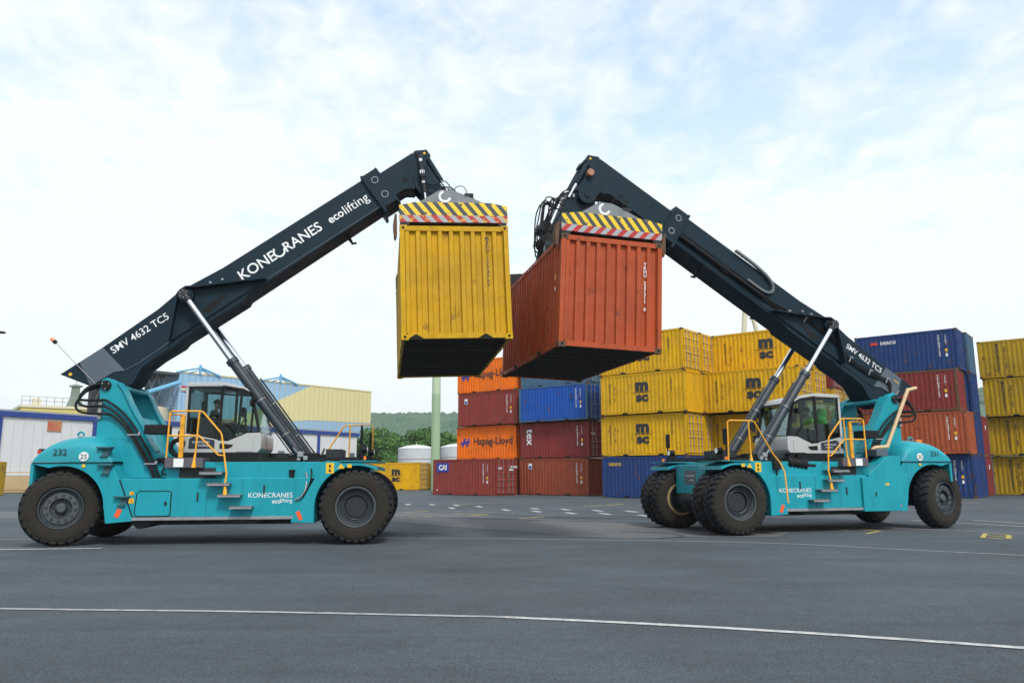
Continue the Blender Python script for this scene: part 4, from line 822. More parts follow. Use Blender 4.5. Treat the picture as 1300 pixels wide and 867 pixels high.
    letter('KONE', prnt, boom, '-y', (4.53, -.424, .645), height=.34, width=1.04, off=.012)
    b = MB(); pa = [(5.19 + .165 * cos(rd(a)), .650 + .165 * sin(rd(a))) for a in range(120, 361, 12)]; pi_ = [(5.19 + .115 * cos(rd(a)), .650 + .115 * sin(rd(a))) for a in range(360, 119, -12)]
    b.prism(pa + pi_, -.424, -.428); b.build('lettering', prnt, boom, None)
    letter('RANES', prnt, boom, '-y', (5.90, -.424, .645), height=.34, width=1.10, off=.012)
    letter('eco', prnt, boom, '-y', (6.92, -.424, .60), width=.44, off=.018); letter('lifting', prnt, boom, '-y', (7.55, -.424, .60), width=.74)
    # left flank of the boom: chain, pipes, hoses
    y = .45
    b = MB(); b.tube([(4.95, y + .03, .42), (8.05, y + .03, .42)], .065, 10); b.tube([(5.0, y, .56), (8.0, y, .56)], .014, 6); b.box(6.2, 6.5, .42, .50, .33, .52); b.build('extension_pipe', black, boom, 60)
    path = smoothp([(6.35, .46, 1.13), (5.6, .46, 1.12), (5.05, .46, 1.04), (4.80, .46, .90), (4.76, .46, .74), (4.88, .46, .62), (5.1, .46, .58), (5.6, .46, .58)], 6)
    b = MB()
    for i in range(len(path) - 1):
        a, c = Vector(path[i]), Vector(path[i + 1]); d = (c - a); q = Vector((-d.z, 0, d.x)).normalized() * .032; a2 = a + d * .12
        b.add([(a2.x - q.x, .42, a2.z - q.z), (c.x - q.x, .42, c.z - q.z), (c.x + q.x, .42, c.z + q.z), (a2.x + q.x, .42, a2.z + q.z), (a2.x - q.x, .52, a2.z - q.z), (c.x - q.x, .52, c.z - q.z), (c.x + q.x, .52, c.z + q.z), (a2.x + q.x, .52, a2.z + q.z)], [(3, 2, 1, 0), (4, 5, 6, 7), (0, 1, 5, 4), (1, 2, 6, 5), (2, 3, 7, 6), (3, 0, 4, 7)])
    b.build('cable_chain', mat('chain_grey', (.14, .15, .16), .5), boom, None); 
    for k in range(3):
        o_ = k * .05
        MB().tube(smoothp([(5.0, .45, .36 + o_), (4.3, .45, .42 + o_), (3.5, .46, .58 + o_), (3.0, .50, .62 + o_), (2.2, .5, .56 + o_), (1.6, .46, .40 + o_), (.8, .46, .42 + o_), (.1, .47, .55 + o_), (-.1, .5, .30 + o_), (-.05, .6, -.1), (-.2, .9, -.35)], 5), .018, 6).build('hydraulic_hose', black, boom, 60)
    b = MB()
    for x, z in ((4.0, .50), (3.42, .64), (1.55, .46), (.78, .50), (.15, .62)): b.cbox((x, .47, z), (.03, .05, .20)); b.cbox((x - .04, .49, z + .08), (.05, .04, .03))
    b.build('hose_clamp', steel, boom)
    # whip beacon on the tail
    b = MB(); b.tube([(-.30, -.46, .30), (-.52, -.46, 1.71)], .010, 6) if s < 0 else b.tube([(-.30, .46, .30), (-.40, .46, .60)], .010, 6); b.build('beacon_mast', steel, boom)
    if s < 0:
        b = MB(); p0 = Vector((-.52, -.46, 1.71)); up = Vector((-.15, 0, .98)); b.tube([p0, p0 + up * .07], .05, 12); b.build('beacon_foot', black, boom)
        b = MB(); b.tube([p0 + up * .07, p0 + up * .16], .045, 12); b.build('beacon', amber, boom)
    MB().cbox((-.66, -.424, .86), (.07, .005, .07)).build('warning_sticker', yprnt, boom, None); MB().cbox((-.2, .424, .8), (.2, .005, .03)).build('warning_sticker', yprnt, boom, None)
    # ---- lifting cylinders
    ca, sa = cos(alpha), sin(alpha); top = Vector((-6.1 + 2.66 * ca - .92 * sa, 0, 3.72 + 2.66 * sa + .92 * ca)); base = Vector((-1.22, 0, 1.70))
    for sg in both:
        yv = Vector((0, sg * .72, 0)); a = base + yv; c = top + yv; d = (c - a); ln = d.length; d.normalize(); j = a + d * 3.28
        b = MB(); b.tube([a, j], .125, 24); b.tube([j - d * .02, j + d * .10], .15, 24); b.tube([a + d * 1.05, a + d * 1.08], .132, 24); b.tube([a + d * 2.1, a + d * 2.13], .132, 24); b.tube([a - d * .1, a + d * .25], .15, 16)
        cy = b.build('lifting_cylinder', mat('cylinder_paint', (.020, .030, .042), .28, 0, .2, (.04, .05, .06), 2, 0, 0, 7, .5, .3), T, 40)
        b = MB(); b.tube([j + d * .1, c - d * .14], .078, 20); b.build('piston_rod', chrome, cy, 40)
        b = MB(); b.tube([a + d * 1.05, a + d * 1.07], .136, 24); b.tube([a + d * 2.1, a + d * 2.12], .136, 24); b.build('clamp_ring', steel, cy)
        b = MB(); b.tube([c - d * .2, c], .10, 16); disc(b, (c.x, c.z), .13, c.y - .09, c.y + .09, 20); b.build('rod_eye', dark, cy)
        b = MB(); q = Vector((.14, 0, .09)); b.tube([a + q + d * .4, a + q + d * 2.9], .022, 8); b.tube([a - q + d * .2 , a - q * .95 + d * 1.6], .016, 8); b.build('cylinder_pipe', dark, cy)
        b = MB(); b.cbox((-1.2, sg * .72, 1.90), (.34, .36, .40)); b.build('cylinder_foot', black, cy, bevel=.02)
        b = MB(); b.cbox((-1.42, sg * 1.12, 2.06), (.14, .10, .12)); b.cbox((-1.30, sg * 1.12, 1.97), (.10, .10, .10)); b.cbox((-1.46, sg * 1.10, 1.95), (.08, .08, .08)); b.tube([(-1.5, sg * 1.12, 2.1), (-1.6, sg * 1.12, 2.22)], .02, 6); b.build('valve_block', steel, cy, bevel=.01)
        MB().tube(smoothp([(-1.35, sg * 1.0, 1.95), (-1.28, sg * 1.3, 1.70), (-1.20, sg * 1.5, 1.55), (-1.19, sg * 1.66, 1.25), (-1.28, sg * 1.66, 1.08), (-1.42, sg * 1.63, 1.0)], 4), .020, 8).build('hydraulic_hose', steel, T, 60)
        MB().tube(smoothp([(-1.25, sg * 1.0, 1.95), (-1.12, sg * 1.4, 1.72), (-1.08, sg * 1.55, 1.55), (-1.12, sg * 1.68, 1.30), (-1.24, sg * 1.66, 1.06)], 4), .016, 8).build('hydraulic_hose', black, T, 60)
    # ---- boom head
    b = MB(); hd = [(E - .42, .40), (E - .06, .62), (E + .02, 1.0), (E + .10, 1.0), (E + .22, .93), (E + .36, .86), (E + .36, .66), (E + .16, .60), (E + .08, .30), (E + .07, -.2), (E - .08, -.42), (E - .32, -.42), (E - .46, -.2), (E - .50, .12)]
    for y0, y1 in ((-.37, -.27), (.27, .37)): b.prism(hd, y0, y1)
    b.box(E - .6, E + .005, -.3, .3, .3, .99); b.box(E + .02, E + .05, -.26, .26, .0, .95); b.box(E + .15, E + .34, -.3, .3, .70, .88); b.build('boom_head', navy, boom, bevel=.01)
    for sg in both:
        b = MB(); disc(b, (E - .20, -.18), .27, sg * .37, sg * .42, 28); disc(b, (E - .20, -.18), .10, sg * .42, sg * .45, 16); b.build('head_pin', navy, boom)
    MB().cbox((E + .25, -.372, .80), (.06, .006, .06)).cbox((E + .25, .372, .80), (.06, .006, .06)).build('yellow_dot', yprnt, boom, None)
    MB().prism([(E + .015, .94), (E + .13, .90), (E + .09, .64), (E - .03, .62)], -.376, -.371).build('head_gap_shade', hole_shade, boom, None)  # black panel painted in for the shaded gap behind the nose
    P2 = Vector((-6.1 + (E - .20) * ca + .18 * sa, 0, 3.72 + (E - .20) * sa - .18 * ca)); NZ = Vector((-6.1 + (E + .25) * ca - .76 * sa, 0, 3.72 + (E + .25) * sa + .76 * ca))
    rx, rz = rot_x, rot_zb + .25
    px, pz = P2.x, P2.z
    b = MB(); lk = [(px - .30, pz - .05), (px - .18, pz + .22), (px + .08, pz + .27), (px + .36, pz + .10), (px + .55, pz - .05), (px + .62, pz - .25), (rx + .36, rz + .55), (rx + .38, rz), (rx - .38, rz), (rx - .36, rz + .35), (px - .30, pz - .4)]
    b.prism(lk, -.26, .26); hang = b.build('head_link', navy, T, bevel=.02)
    for sg in both:
        a = NZ + Vector((0, sg * .30, 0)); c = Vector((px + .52, sg * .30, pz - .12)); d = (c - a); b = MB(); b.tube([a, a + d * .62], .075, 14); b.build('damping_cylinder', navy, hang, 40)
        MB().tube([a + d * .62, c], .038, 12).build('damping_rod', chrome, hang, 40)
    if s < 0:
        a = Vector((-6.1 + (E + .10) * ca - .80 * sa, -.47, 3.72 + (E + .10) * sa + .80 * ca)); c = Vector((px - .12, -.47, pz - .55)); d = c - a
        tcy = MB().tube([a, a + d * .7], .055, 12).tube([a + d * .28, a + d * .42], .085, 10).build('tilt_cylinder', dark, hang, 40)
        MB().tube([a + d * .7, c], .03, 10).tube([a + d * .30, a + d * .36], .088, 8).tube([a + d * .08, a + d * .13], .06, 8).tube([a + d * .5, a + d * .53], .06, 8).build('tilt_rod', chrome, hang, 40)
        MB().tube(smoothp([a + d * .5, (px + .05, -.5, pz + .1), (px + .35, -.45, pz + .25), (px + .6, -.3, pz + .0)], 5), .016, 6).build('hydraulic_hose', black, T, 60)
    b = MB(); b.tube([(rx, 0, rz), (rx, 0, rz - .14)], .46, 28); b.tube([(rx, 0, rz - .14), (rx, 0, rz - .45)], .36, 28); b.cbox((rx + .42, .25, rz + .05), (.24, .22, .28)); b.cbox((rx + .42, -.25, rz + .05), (.24, .22, .28)); b.build('rotator', black, T, bevel=.01)
    rr = random.Random(3)
    for k in range(9):
        yy = -.35 + .08 * k
        MB().tube(smoothp([(px + .2, yy, pz + .1 + .04 * rr.random()), (px + .45 + .15 * rr.random(), yy, pz + .1), (px + .68 + .14 * rr.random(), yy * .8, pz - .15), (rx + .46 + .12 * rr.random(), yy, rz + .4), (rx + .40, yy, rz + .02)], 5), .016, 6).build('hydraulic_hose', black, T, 60)
    for k in range(10):
        a_ = Vector((px + .55 + .25 * rr.random(), -.45 + .1 * k, pz - .15 - .3 * rr.random())); z_ = rz + .5 * rr.random()
        MB().tube(smoothp([a_, a_ + Vector((.30 + .1 * rr.random(), rr.uniform(-.15, .15), .10 * rr.random())), a_ + Vector((.38 + .12 * rr.random(), rr.uniform(-.2, .2), -.35)), (rx + .55 + .15 * rr.random(), a_.y * .8, z_), (rx + .42, a_.y * .6, rz)], 5), .020, 6).build('hydraulic_hose', black, T, 60)
    MB().tube([(rx + .50, -.25, rz + .75), (rx + .50, .25, rz + .75)], .17, 14).tube([(rx + .45, -.3, rz + .35), (rx + .45, .3, rz + .35)], .20, 14).build('hose_reel', black, T)
    b = MB()
    for yy in (-.3, .24): b.prism([(rx + .30, rz + .30), (rx + .55, rz + .30), (rx + .75, rz - .55), (rx + .62, rz - .55)], yy, yy + .06)
    b.build('side_bracket', greyp, T)
    b = MB()
    for k in range(7): b.cbox((px + .35 + .1 * rr.random(), -.3 + .1 * k, pz - .1 + .12 * rr.random()), (.05, .05, .09))
    b.build('hose_fitting', steel, T)
    # T2 style head lamp
    b = MB(); p = Vector((-6.1 + (E + .0) * ca - .42 * sa, 0, 3.72 + (E + .0) * sa + .42 * ca)); 
    b.tube([p + Vector((.06, sg_ * .46, 0)) for sg_ in (0.82, 1.12)], .10, 14); b.build('head_lamp', mat('lamp_face', (.35, .16, .08), .4), T)
    # ---- spreader, in the frame of the carried container (x across, y along its length)
    SM = TM.inverted() @ cont
    b = MB(); yc = 3.03 + sprot
    b.box(.72, 1.72, yc - 1.3, yc + 1.3, 2.86, 3.16); b.box(.50, .82, .3, 5.75, 2.74, 2.98); b.box(1.62, 1.94, .3, 5.75, 2.74, 2.98); b.box(.95, 1.49, yc - .5, yc + .5, 3.16, 3.32)
    spr = b.build('spreader', dark, T, bevel=.01); spr.matrix_local = SM
    for k, (y0, y1) in enumerate(((.03, .36), (5.70, 6.03))):
        b = MB(); b.prism([(.02, 2.69), (.02, 3.05), (.36, 3.10), (2.05, 3.10), (2.42, 3.05), (2.42, 2.69)], y0, y1); b.box(.3, 2.1, y0 + .02, y1 + .2, 2.64, 2.70); b.build('end_beam', dark, spr, bevel=.01)
        fy = y0 - .012 if k == 0 else y1 + .012
        MB().prism([(.0, 2.83), (.0, 3.06), (.20, 3.10), (.36, 3.135), (2.05, 3.135), (2.22, 3.10), (2.438, 3.06), (2.438, 2.83)], fy, fy + (.012 if k == 0 else -.012)).build('hazard_board', hazA, spr, None)
        MB().box(.0, 2.438, min(fy, fy + (.012 if k == 0 else -.012)), max(fy, fy + (.012 if k == 0 else -.012)), 2.665, 2.829).build('hazard_board', hazC if s > 0 else hazB, spr, None)
        fy2 = y0 + .03 if k == 0 else y1 - .06
        b = MB().prism([(.36, 3.09), (.86, 3.41), (.93, 3.445), (1.16, 3.445), (1.28, 3.42), (2.05, 3.09)], fy2, fy2 + .03); gp = b.build('gable_plate', sprg, spr)
        pa = [(1.03 + .145 * cos(rd(a)), 3.29 + .145 * sin(rd(a))) for a in range(105, 346, 12)]; pc = [(1.03 + .09 * cos(rd(a)), 3.29 + .09 * sin(rd(a))) for a in range(345, 104, -12)]
        if k == 0: MB().prism(pa + pc, fy2 - .004, fy2).build('c_logo', prnt, gp, None)
        b = MB()
        for x0 in (.03, 2.22): b.box(x0, x0 + .19, y0, y0 + .24, 2.60, 2.69)
        b.build('twist_lock', dark, spr)
    for gx in ((-.10,) if s < 0 else (-.10, 2.49)): MB().prism([(gx, 2.86), (gx + .05, 2.86), (gx + .05, 2.42), (gx + .02, 2.30), (gx - .02, 2.34), (gx - .04, 2.6)], .05, .28).build('corner_guide', rusty, spr)
    b = MB().cbox((1.58, .10, 3.34), (.20, .10, .07)); b.build('lamp_box', dark, spr)
    MB().tube(smoothp([(1.25, .3, 3.45), (1.32, .3, 3.62), (1.5, .3, 3.62), (1.55, .3, 3.42), (1.3, .3, 3.46)], 4), .010, 6).tube(smoothp([(.9, .3, 3.45), (1.0, .3, 3.56), (1.08, .3, 3.42)], 4), .012, 6).build('signal_cable', black, spr, 60)
    T['armlen'] = E; del T['armlen']
    return T, TM

def lifted(px, py, pz, ya, pi2, ro):
    return Matrix.Translation((px, py, pz)) @ Matrix.Rotation(rd(ya), 4, 'Z') @ Matrix.Rotation(rd(pi2), 4, 'X') @ Matrix.Rotation(rd(ro), 4, 'Y')
F1 = lifted(-2.382, 16.489, 4.431, 9.14, -1.23, -2.10); F2 = lifted(1.025, 16.90, 4.354, 12.74, .26, 2.41)
T1, M1 = reach_stacker('232', (-3.831, 20.212, 0), rd(6.5), -1, rd(36), 9.64, rd(18.5), -6.67, 'teal reach stacker numbered 232, on the left, carrying the yellow container', F1, .75, 2.03, 7.45, '')
T2, M2 = reach_stacker('231', (5.202, 22.109, 0), rd(196.6), 1, rd(31.5), 11.15, rd(12.4), -6.95, 'teal reach stacker numbered 231, on the right, carrying the orange red container', F2, .9, 4.0, 7.30, '')
person(M1, (-3.76, 0, 2.68), trous, 'operator in dark clothes sitting at the wheel in the cab of the left machine')
person(M2, (-3.76, 0, 2.70), hivis, 'operator in a fluorescent yellow vest sitting in the cab of the right machine')
b = MB(); 
vs = []
for j in range(10):
    for i in range(8):
        vs.append((-3.98 - .05 * sin(i) + .03 * random.random(), .12 + i * .055 + .02 * sin(j * 1.3), 3.42 - j * .055 + .02 * random.random() - .02 * (i - 3.5) ** 2 * .3))
b.add(vs, [(j * 8 + i, j * 8 + i + 1, (j + 1) * 8 + i + 1, (j + 1) * 8 + i) for j in range(9) for i in range(7)])
jk = b.build('jacket', green); jk.matrix_world = M2; so = jk.modifiers.new('s', 'SOLIDIFY'); so.thickness = .06; tag(jk, 'bright green jacket hanging behind the driver in the right cab', 'jacket')
# carried containers: x_c = container length (away from the camera), doors at the far end
def carried(F): return F @ Matrix.Translation((W, 0, 0)) @ Matrix.Rotation(pi / 2, 4, 'Z')
y1 = container(carried(F1), C_Y2, 'yellow container hanging from the left machine, its ribbed end towards us', None, 'R', pockets=True)
for i, ch in enumerate('MSDU 1774763'):
    if ch != ' ': letter(ch, bprnt, y1, '-x', (.016, W - 1.945, 2.30 - i * .098), height=.082, off=.02)
for n0 in (.42, 1.94): MB().prism([(n0, .016), (n0 + .18, .125), (n0 + .36, .016)], .004, .011, 'x').build('rail_notch_shade', hole_shade, y1, None)  # black triangles paint the dark openings along the bottom rail
y2 = container(carried(F2), C_RL, 'orange red container hanging from the right machine, its left side in view', None, 'R', pockets=True, cast=rusty)
for i, ch in enumerate('TRHU 237311 0'):
    if ch != ' ': letter(ch, prnt, y2, '-x', (.016, W - 2.02, 2.05 - i * .088), height=.078, off=.015)
for u, z, t in ((5.45, 1.55, 'G'),): letter(t, prnt, y2, '+y', (u, W - .010, z), height=.22, off=.03)
MB().box(.45, .52, W - .019, W - .012, 1.6, 1.75).build('warning_sticker', yprnt, y2, None); MB().box(.45, .52, W - .019, W - .012, 1.35, 1.45).build('data_plate', prnt, y2, None)

# ------------------------------------------------------------------ background buildings
wallw = mat('white_cladding', (.62, .62, .61), .6, 0, .3, (.45, .45, .44), .3, .3)
bluef = mat('blue_fascia', (.010, .04, .22), .5, 0, .2, (.03, .06, .2))
lblue = mat('pale_blue_cladding', (.26, .42, .58), .6, 0, .3, (.22, .36, .50), .2, .2)
lyell = mat('pale_yellow_cladding', (.62, .54, .27), .6, 0, .3, (.54, .47, .25), .2, .2)
sblue = mat('blue_steelwork', (.13, .36, .55), .5)
creamw = mat('cream_panel', (.66, .60, .42), .6)
yellb = mat('yellow_cladding', (.60, .48, .12), .6, 0, .3, (.45, .36, .1), .3, .2)
roofg = mat('roof_grey', (.3, .31, .32), .7)
def wall_frame(A, B):
    d = Vector((B[0] - A[0], B[1] - A[1], 0)); return Matrix.Translation((A[0], A[1], 0)) @ Matrix.Rotation(math.atan2(d.y, d.x), 4, 'Z'), d.length
# low white hall
MH, ln = wall_frame((-60.3, 92), (-29, 148))
h = empty('storage_hall'); h.matrix_world = MH; tag(h, 'long low white hall with a blue roof edge behind the left machine', 'hall')
MB().box(-30, 63.5, 0, 14, 0, 8.4).build('wall', wallw, h)
MB().box(-30.2, 63.9, -.25, 14.2, 8.42, 9.0).build('fascia', bluef, h)
MB().box(-30, 63.7, .1, 14, 9.05, 9.25).build('roof', roofg, h)
for x in (-18, -6.5, -.3, 11.6, 26, 41.5, 53.2): MB().box(x - .32, x + .32, -.18, 0, 0, 8.35).build('blue_post', bluef, h)
for i, x in enumerate([k * 1.17 - 29 for k in range(78)]): MB().box(x - .03, x + .03, -.04, 0, .6, 8.35).build('panel_joint', mat('joint_grey', (.54, .54, .54), .7), h, None)
for x in (44.5, 47.5, 50.5, 56.0, 59.3, 62.2):
    f_ = MB().box(x - .75, x + .75, -.06, 0, 2.6, 5.4).build('window', roofg, h); 
    for q in range(3): MB().box(x - .68, x + .68, -.09, -.06, 2.7 + q * .9, 3.45 + q * .9).build('pane', mat('far_glass', (.10, .13, .15), .15), f_)
MB().box(5.4, 7.1, -.12, 0, 6.9, 8.15).build('poster', mat('poster_print', (.45, .10, .06), .6, 0, .9, (.5, .35, .1), .8), h)
MB().box(-30, 12, -.3, 0, .0, 1.6).build('plastic_skirt', C_W, h)
# warehouse with painted wall
MW, ln = wall_frame((-58.6, 136), (-31.2, 171.8)); wh = empty('warehouse'); wh.matrix_world = MW; tag(wh, 'tall warehouse with pale blue and pale yellow painted wall', 'warehouse')
ZT = 19.25
MB().box(0, 45, .05, 12, 0, ZT - .05).build('wall', lblue, wh)
def wpanels(poly_fn):
    pass
yp1 = MB().prism([(11, 12.2), (14.8, 13.1), (28.6, ZT), (45.02, ZT), (45.02, 12.4), (29.2, 12.3), (21.6, 11.6), (20.5, 9.6), (11, 9.6)], 0.0, .05, 'y'); yp1.build('yellow_cladding', lyell, wh, None)
MB().box(-.1, 45.1, -.08, .3, ZT, ZT + .25).build('roof_edge', lyell, wh)
for i in range(37): MB().box(.6 + i * 1.2, .66 + i * 1.2, -.05, 0, 9, ZT - .02).build('panel_joint', mat('joint_dark', (.24, .34, .42), .7) if i < 14 else mat('joint_yellow', (.50, .44, .24), .7), wh, None)
for x in (3.8, 21.0):
    b = MB(); b.tube([(x - 4.5, -.1, ZT), (x - .3, -.1, ZT + 1.1)], .15, 6); b.tube([(x + 4.0, -.1, ZT), (x + .3, -.1, ZT + 1.1)], .22, 6); b.tube([(x, -.1, ZT), (x, -.1, ZT + 1.7)], .24, 6); b.tube([(x - 2, -.1, ZT + .1), (x - .2, -.1, ZT + .8)], .12, 6); b.tube([(x + 2, -.1, ZT + .1), (x + .2, -.1, ZT + .8)], .12, 6); b.build('roof_truss', sblue, wh)
# open steel bay left of the warehouse
MB().box(-9, 0, 13, 14, 0, ZT - .3).build('dark_bay_wall', mat('interior_shade', (.03, .035, .04), .8), wh)  # wall coloured near black for the shade inside the open bay
MB().box(-9, -.05, 0, 14, ZT - .5, ZT - .1).build('bay_roof', mat('dark_roof', (.06, .07, .08), .8), wh)
b = MB()
for i in range(5):
    x = -9 + i * 1.8
    for yy in (1, 6, 12):
        b.tube([(x, yy, 13.5), (x + 1.9, yy, ZT - .5)], .07, 5); b.tube([(x + 1.9, yy, 13.5), (x, yy, ZT - .5)], .07, 5)
for yy in (1, 6, 12): b.tube([(-9, yy, 13.5), (0, yy, 13.5)], .1, 5)
b.build('roof_lattice', mat('lattice_grey', (.14, .15, .15), .7), wh)
b = MB(); b.tube([(-11, -1, 13.2), (-.3, -.6, 17.4)], .38, 10); b.build('diagonal_strut', sblue, wh)
b = MB(); pts = [(-9 + 8.5 * t / 12, 2 - 2.6 * sin(pi * min(1, t / 12 * 1.0)) ) for t in range(13)]
b.prism(pts + [(-.5, 3), (-9, 3)], 10.6, 13.0, 'z'); b.build('curved_balcony', creamw, wh)
MB().box(-9, -.3, 3, 3.4, 4, 10.6).build('yellow_infill', yellb, wh)
# far yellow industrial building with railing and tower
yb = empty('yellow_building', (-131, 222, 0), rd(38)); tag(yb, 'far yellow industrial building with a roof railing, at the left edge', 'building')
MB().box(-8, 34, 0, 25, 0, 20.2).build('wall', yellb, yb); MB().box(-8.3, 34.3, -.3, 25.3, 20.2, 20.9).build('roof_slab', creamw, yb)
b = MB()
for i in range(22): b.tube([(-8 + i * 2, 0, 20.9), (-8 + i * 2, 0, 23.3)], .09, 5)
for z in (22.1, 23.3): b.tube([(-8, 0, z), (34, 0, z)], .08, 5)
b.build('roof_railing', roofg, yb)
MB().box(-5, -3, 2, 5, 20.9, 23).build('roof_hut', creamw, yb)
b = MB(); b.prism([(3.5, 20.9), (8.0, 20.9), (6.9, 24), (6.6, 27.6), (4.8, 27.6), (4.5, 24)], 3, 5); b.box(4.1, 7.3, 2.6, 5.4, 27.0, 27.4); b.tube([(5.7, 4, 27.6), (5.7, 4, 30)], .1, 5); b.build('funnel', mat('grey_green', (.16, .20, .16), .7), yb)
# crane legs
b = MB(); b.tube([(37.0, 120, 29), (34.2, 120, 0)], .42, 8); b.tube([(37.2, 120, 29), (43.5, 120, 0)], .36, 8); b.box(36.6, 37.8, 119.5, 120.5, 27, 29.5)
tag(b.build('crane_frame', mat('cream_steel', (.62, .58, .40), .6)), 'pale cream A shaped crane legs rising behind the topmost yellow container', 'crane')
b = MB(); b.tube([(-7.35, 75, 0), (-7.35, 75, 9.1)], .45, 24, 0, .42); cp = b.build('support_column', mat('pale_green_paint', (.30, .42, .26), .6, 0, .3, (.22, .30, .2), .5, .3))
tag(cp, 'thick pale green column standing left of the orange containers', 'column'); MB().tube([(-7.35, 75, 9.1), (-7.35, 75, 26)], .415, 24, 0, .36).build('upper_section', mat('paler_green_paint', (.42, .52, .36), .6), cp)
for x, y, hh, lab in ((-13.7, 112, 5.0, 'pale storage tank left of the green column'), (-8.0, 116, 5.3, 'pale storage tank partly behind the green column, on its right')):
    t = empty('storage_tank', (x, y, 0)); tag(t, lab, 'storage tank'); MB().lathe([(2.6, 0), (2.6, hh)], 40, 'z').build('shell', mat('tank_white', (.50, .51, .52), .5, 0, .4, (.38, .38, .38), .6, .4), t); MB().lathe([(2.64, hh), (2.5, hh + .12), (1.4, hh + .45), (.0001, hh + .6)], 40, 'z').build('roof', mat('tank_roof', (.55, .56, .56), .5), t)
    MB().lathe([(2.62, hh - 1.5), (2.65, hh - 1.47), (2.65, hh - 1.42), (2.62, hh - 1.39)], 40, 'z').build('seam', roofg, t); MB().tube([(0, 0, hh + .55), (0, 0, hh + .9)], .08, 6).build('vent', roofg, t)
# street lamp at the left edge
b = MB(); b.tube([(-29.5, 40, 0), (-29.5, 40, 8.7)], .09, 8, 0, .05); b.tube([(-29.5, 40, 8.7), (-27.3, 40, 8.95)], .04, 6); sl = b.build('street_lamp', steel); tag(sl, 'street lamp whose head just enters the left edge of the view', 'street lamp')
MB().cbox((-26.95, 40, 8.93), (.75, .30, .10)).build('lamp_head', dark, sl, bevel=.03)
# yellow skip / container edge and timber at the left edge
sk = MB(); sk.prism([(-44.6, 0.0), (-40.15, 0.0), (-40.12, 2.6), (-44.6, 2.6)], 60, 62.4); o = sk.build('skip', C_Y3, bevel=.03); tag(o, 'yellow steel skip cut by the left edge, behind the rear wheel', 'skip')
b = MB()
for i in range(6): b.box(-44.4 + i * .74, -44.33 + i * .74, 59.93, 60, 0, 2.6)
b.build('rib', C_Y3, o)
wood = mat('timber', (.50, .33, .14), .8, 0, .6, (.3, .2, .1), 3)
for i, (x, y, z, lx, nm, lab) in enumerate([(-43.6, 70, 0, 3.2, 'timber_pile', 'stack of yellowish timber planks on the ground, behind the left rear tyre'), (-41.6, 72.5, 0, 2.4, 'timber_pile', 'shorter stack of timber planks beside the white box')]):
    t = empty(nm, (x, y, z)); tag(t, lab, 'timber')
    rr = random.Random(i)
    for k in range(7):
        o = link('plank', CM.setdefault('plank', MB().box(-1.5, 1.5, -.4, .4, 0, .17).mesh('plank', wood)), t); o.location = (rr.uniform(-.15, .15), rr.uniform(-.05, .05), .05 + k * .21); o.scale = (lx / 3, 1, 1)
    if i == 0: MB().box(-1.8, 3.8, -.5, .5, 1.72, 1.82).build('top_plank', wood, t)
tag(MB().box(-40.6, -39.2, 69.5, 70.6, 0, 1.0).build('crate', C_W, bevel=.03), 'small white crate in front of the timber', 'crate')

# ------------------------------------------------------------------ hill, houses, trees
leafA = mat('leaf_green', (.048, .120, .026), .8, 0, 0, (0, 0, 0), 1, 0, 0, 1, .2, 0, (.085, .175, .038), .35)
leafB = mat('far_forest', (.050, .105, .060), .9, 0, 0, (0, 0, 0), 1, 0, 0, 1, .1, 0, (.085, .135, .085), .02)
bark = mat('bark', (.07, .055, .04), .9)
def ridge(x):
    return 63 + 6 * noise.noise(Vector((x * .004, 1, 0))) + (26 if x > 300 else 0) * min(1, (x - 300) / 200 if x > 300 else 0) + 2.5 * noise.noise(Vector((x * .02, 4, 0)))
def hillz(x, y):
    t = max(0, min(1, (y - 420) / 480)); b_ = t * t * (3 - 2 * t)
    return -1 + ridge(x) * b_ + 3 * noise.noise(Vector((x * .01, y * .012, 0))) * b_
b = MB(); nx, ny = 120, 30; vs = []
for j in range(ny):
    for i in range(nx):
        x = -1300 + i * 2600 / (nx - 1); y = 400 + j * 900 / (ny - 1); vs.append((x, y, hillz(x, min(y, 900)) - .02 * max(0, y - 900)))
b.add(vs, [(j * nx + i, j * nx + i + 1, (j + 1) * nx + i + 1, (j + 1) * nx + i) for j in range(ny - 1) for i in range(nx - 1)])
tag(b.build('hill', leafB), kind='structure')
def clump(b, c, r, rng, sq=.8, n=1):
    # low, lumpy crown
    P = [(0, 0, 1), (.9, 0, .35), (.28, .85, .35), (-.73, .53, .35), (-.73, -.53, .35), (.28, -.85, .35), (.7, .5, -.3), (-.3, .85, -.3), (-.9, 0, -.3), (-.3, -.85, -.3), (.7, -.5, -.3)]
    Fc = [(0, 1, 2), (0, 2, 3), (0, 3, 4), (0, 4, 5), (0, 5, 1), (1, 6, 2), (2, 6, 7), (2, 7, 3), (3, 7, 8), (3, 8, 4), (4, 8, 9), (4, 9, 5), (5, 9, 10), (5, 10, 1), (1, 10, 6)]
    k = [rng.uniform(.7, 1.25) for _ in P]; a = rng.random() * 6
    b.add([(c[0] + r * q * (p[0] * cos(a) - p[1] * sin(a)), c[1] + r * q * (p[0] * sin(a) + p[1] * cos(a)), c[2] + r * q * p[2] * sq) for p, q in zip(P, k)], Fc)
rg = random.Random(5); b = MB()
for i in range(9000):
    if i % 12: x = rg.uniform(-260, 20); 
    else: x = rg.uniform(470, 620)
    y = rg.uniform(430, 905)
    if -60 < x < -20 and 455 < y < 600 and rg.random() < .75: continue
    clump(b, (x, y, hillz(x, y) + 2), rg.uniform(3, 6.5), rg)
tag(b.build('hill_forest', leafB, smooth=None), kind='stuff')
hw_ = mat('house_wall', (.60, .57, .52), .7); hr = mat('house_roof', (.20, .12, .10), .8); hr2 = mat('house_roof_slate', (.16, .16, .18), .8)
rg = random.Random(11)
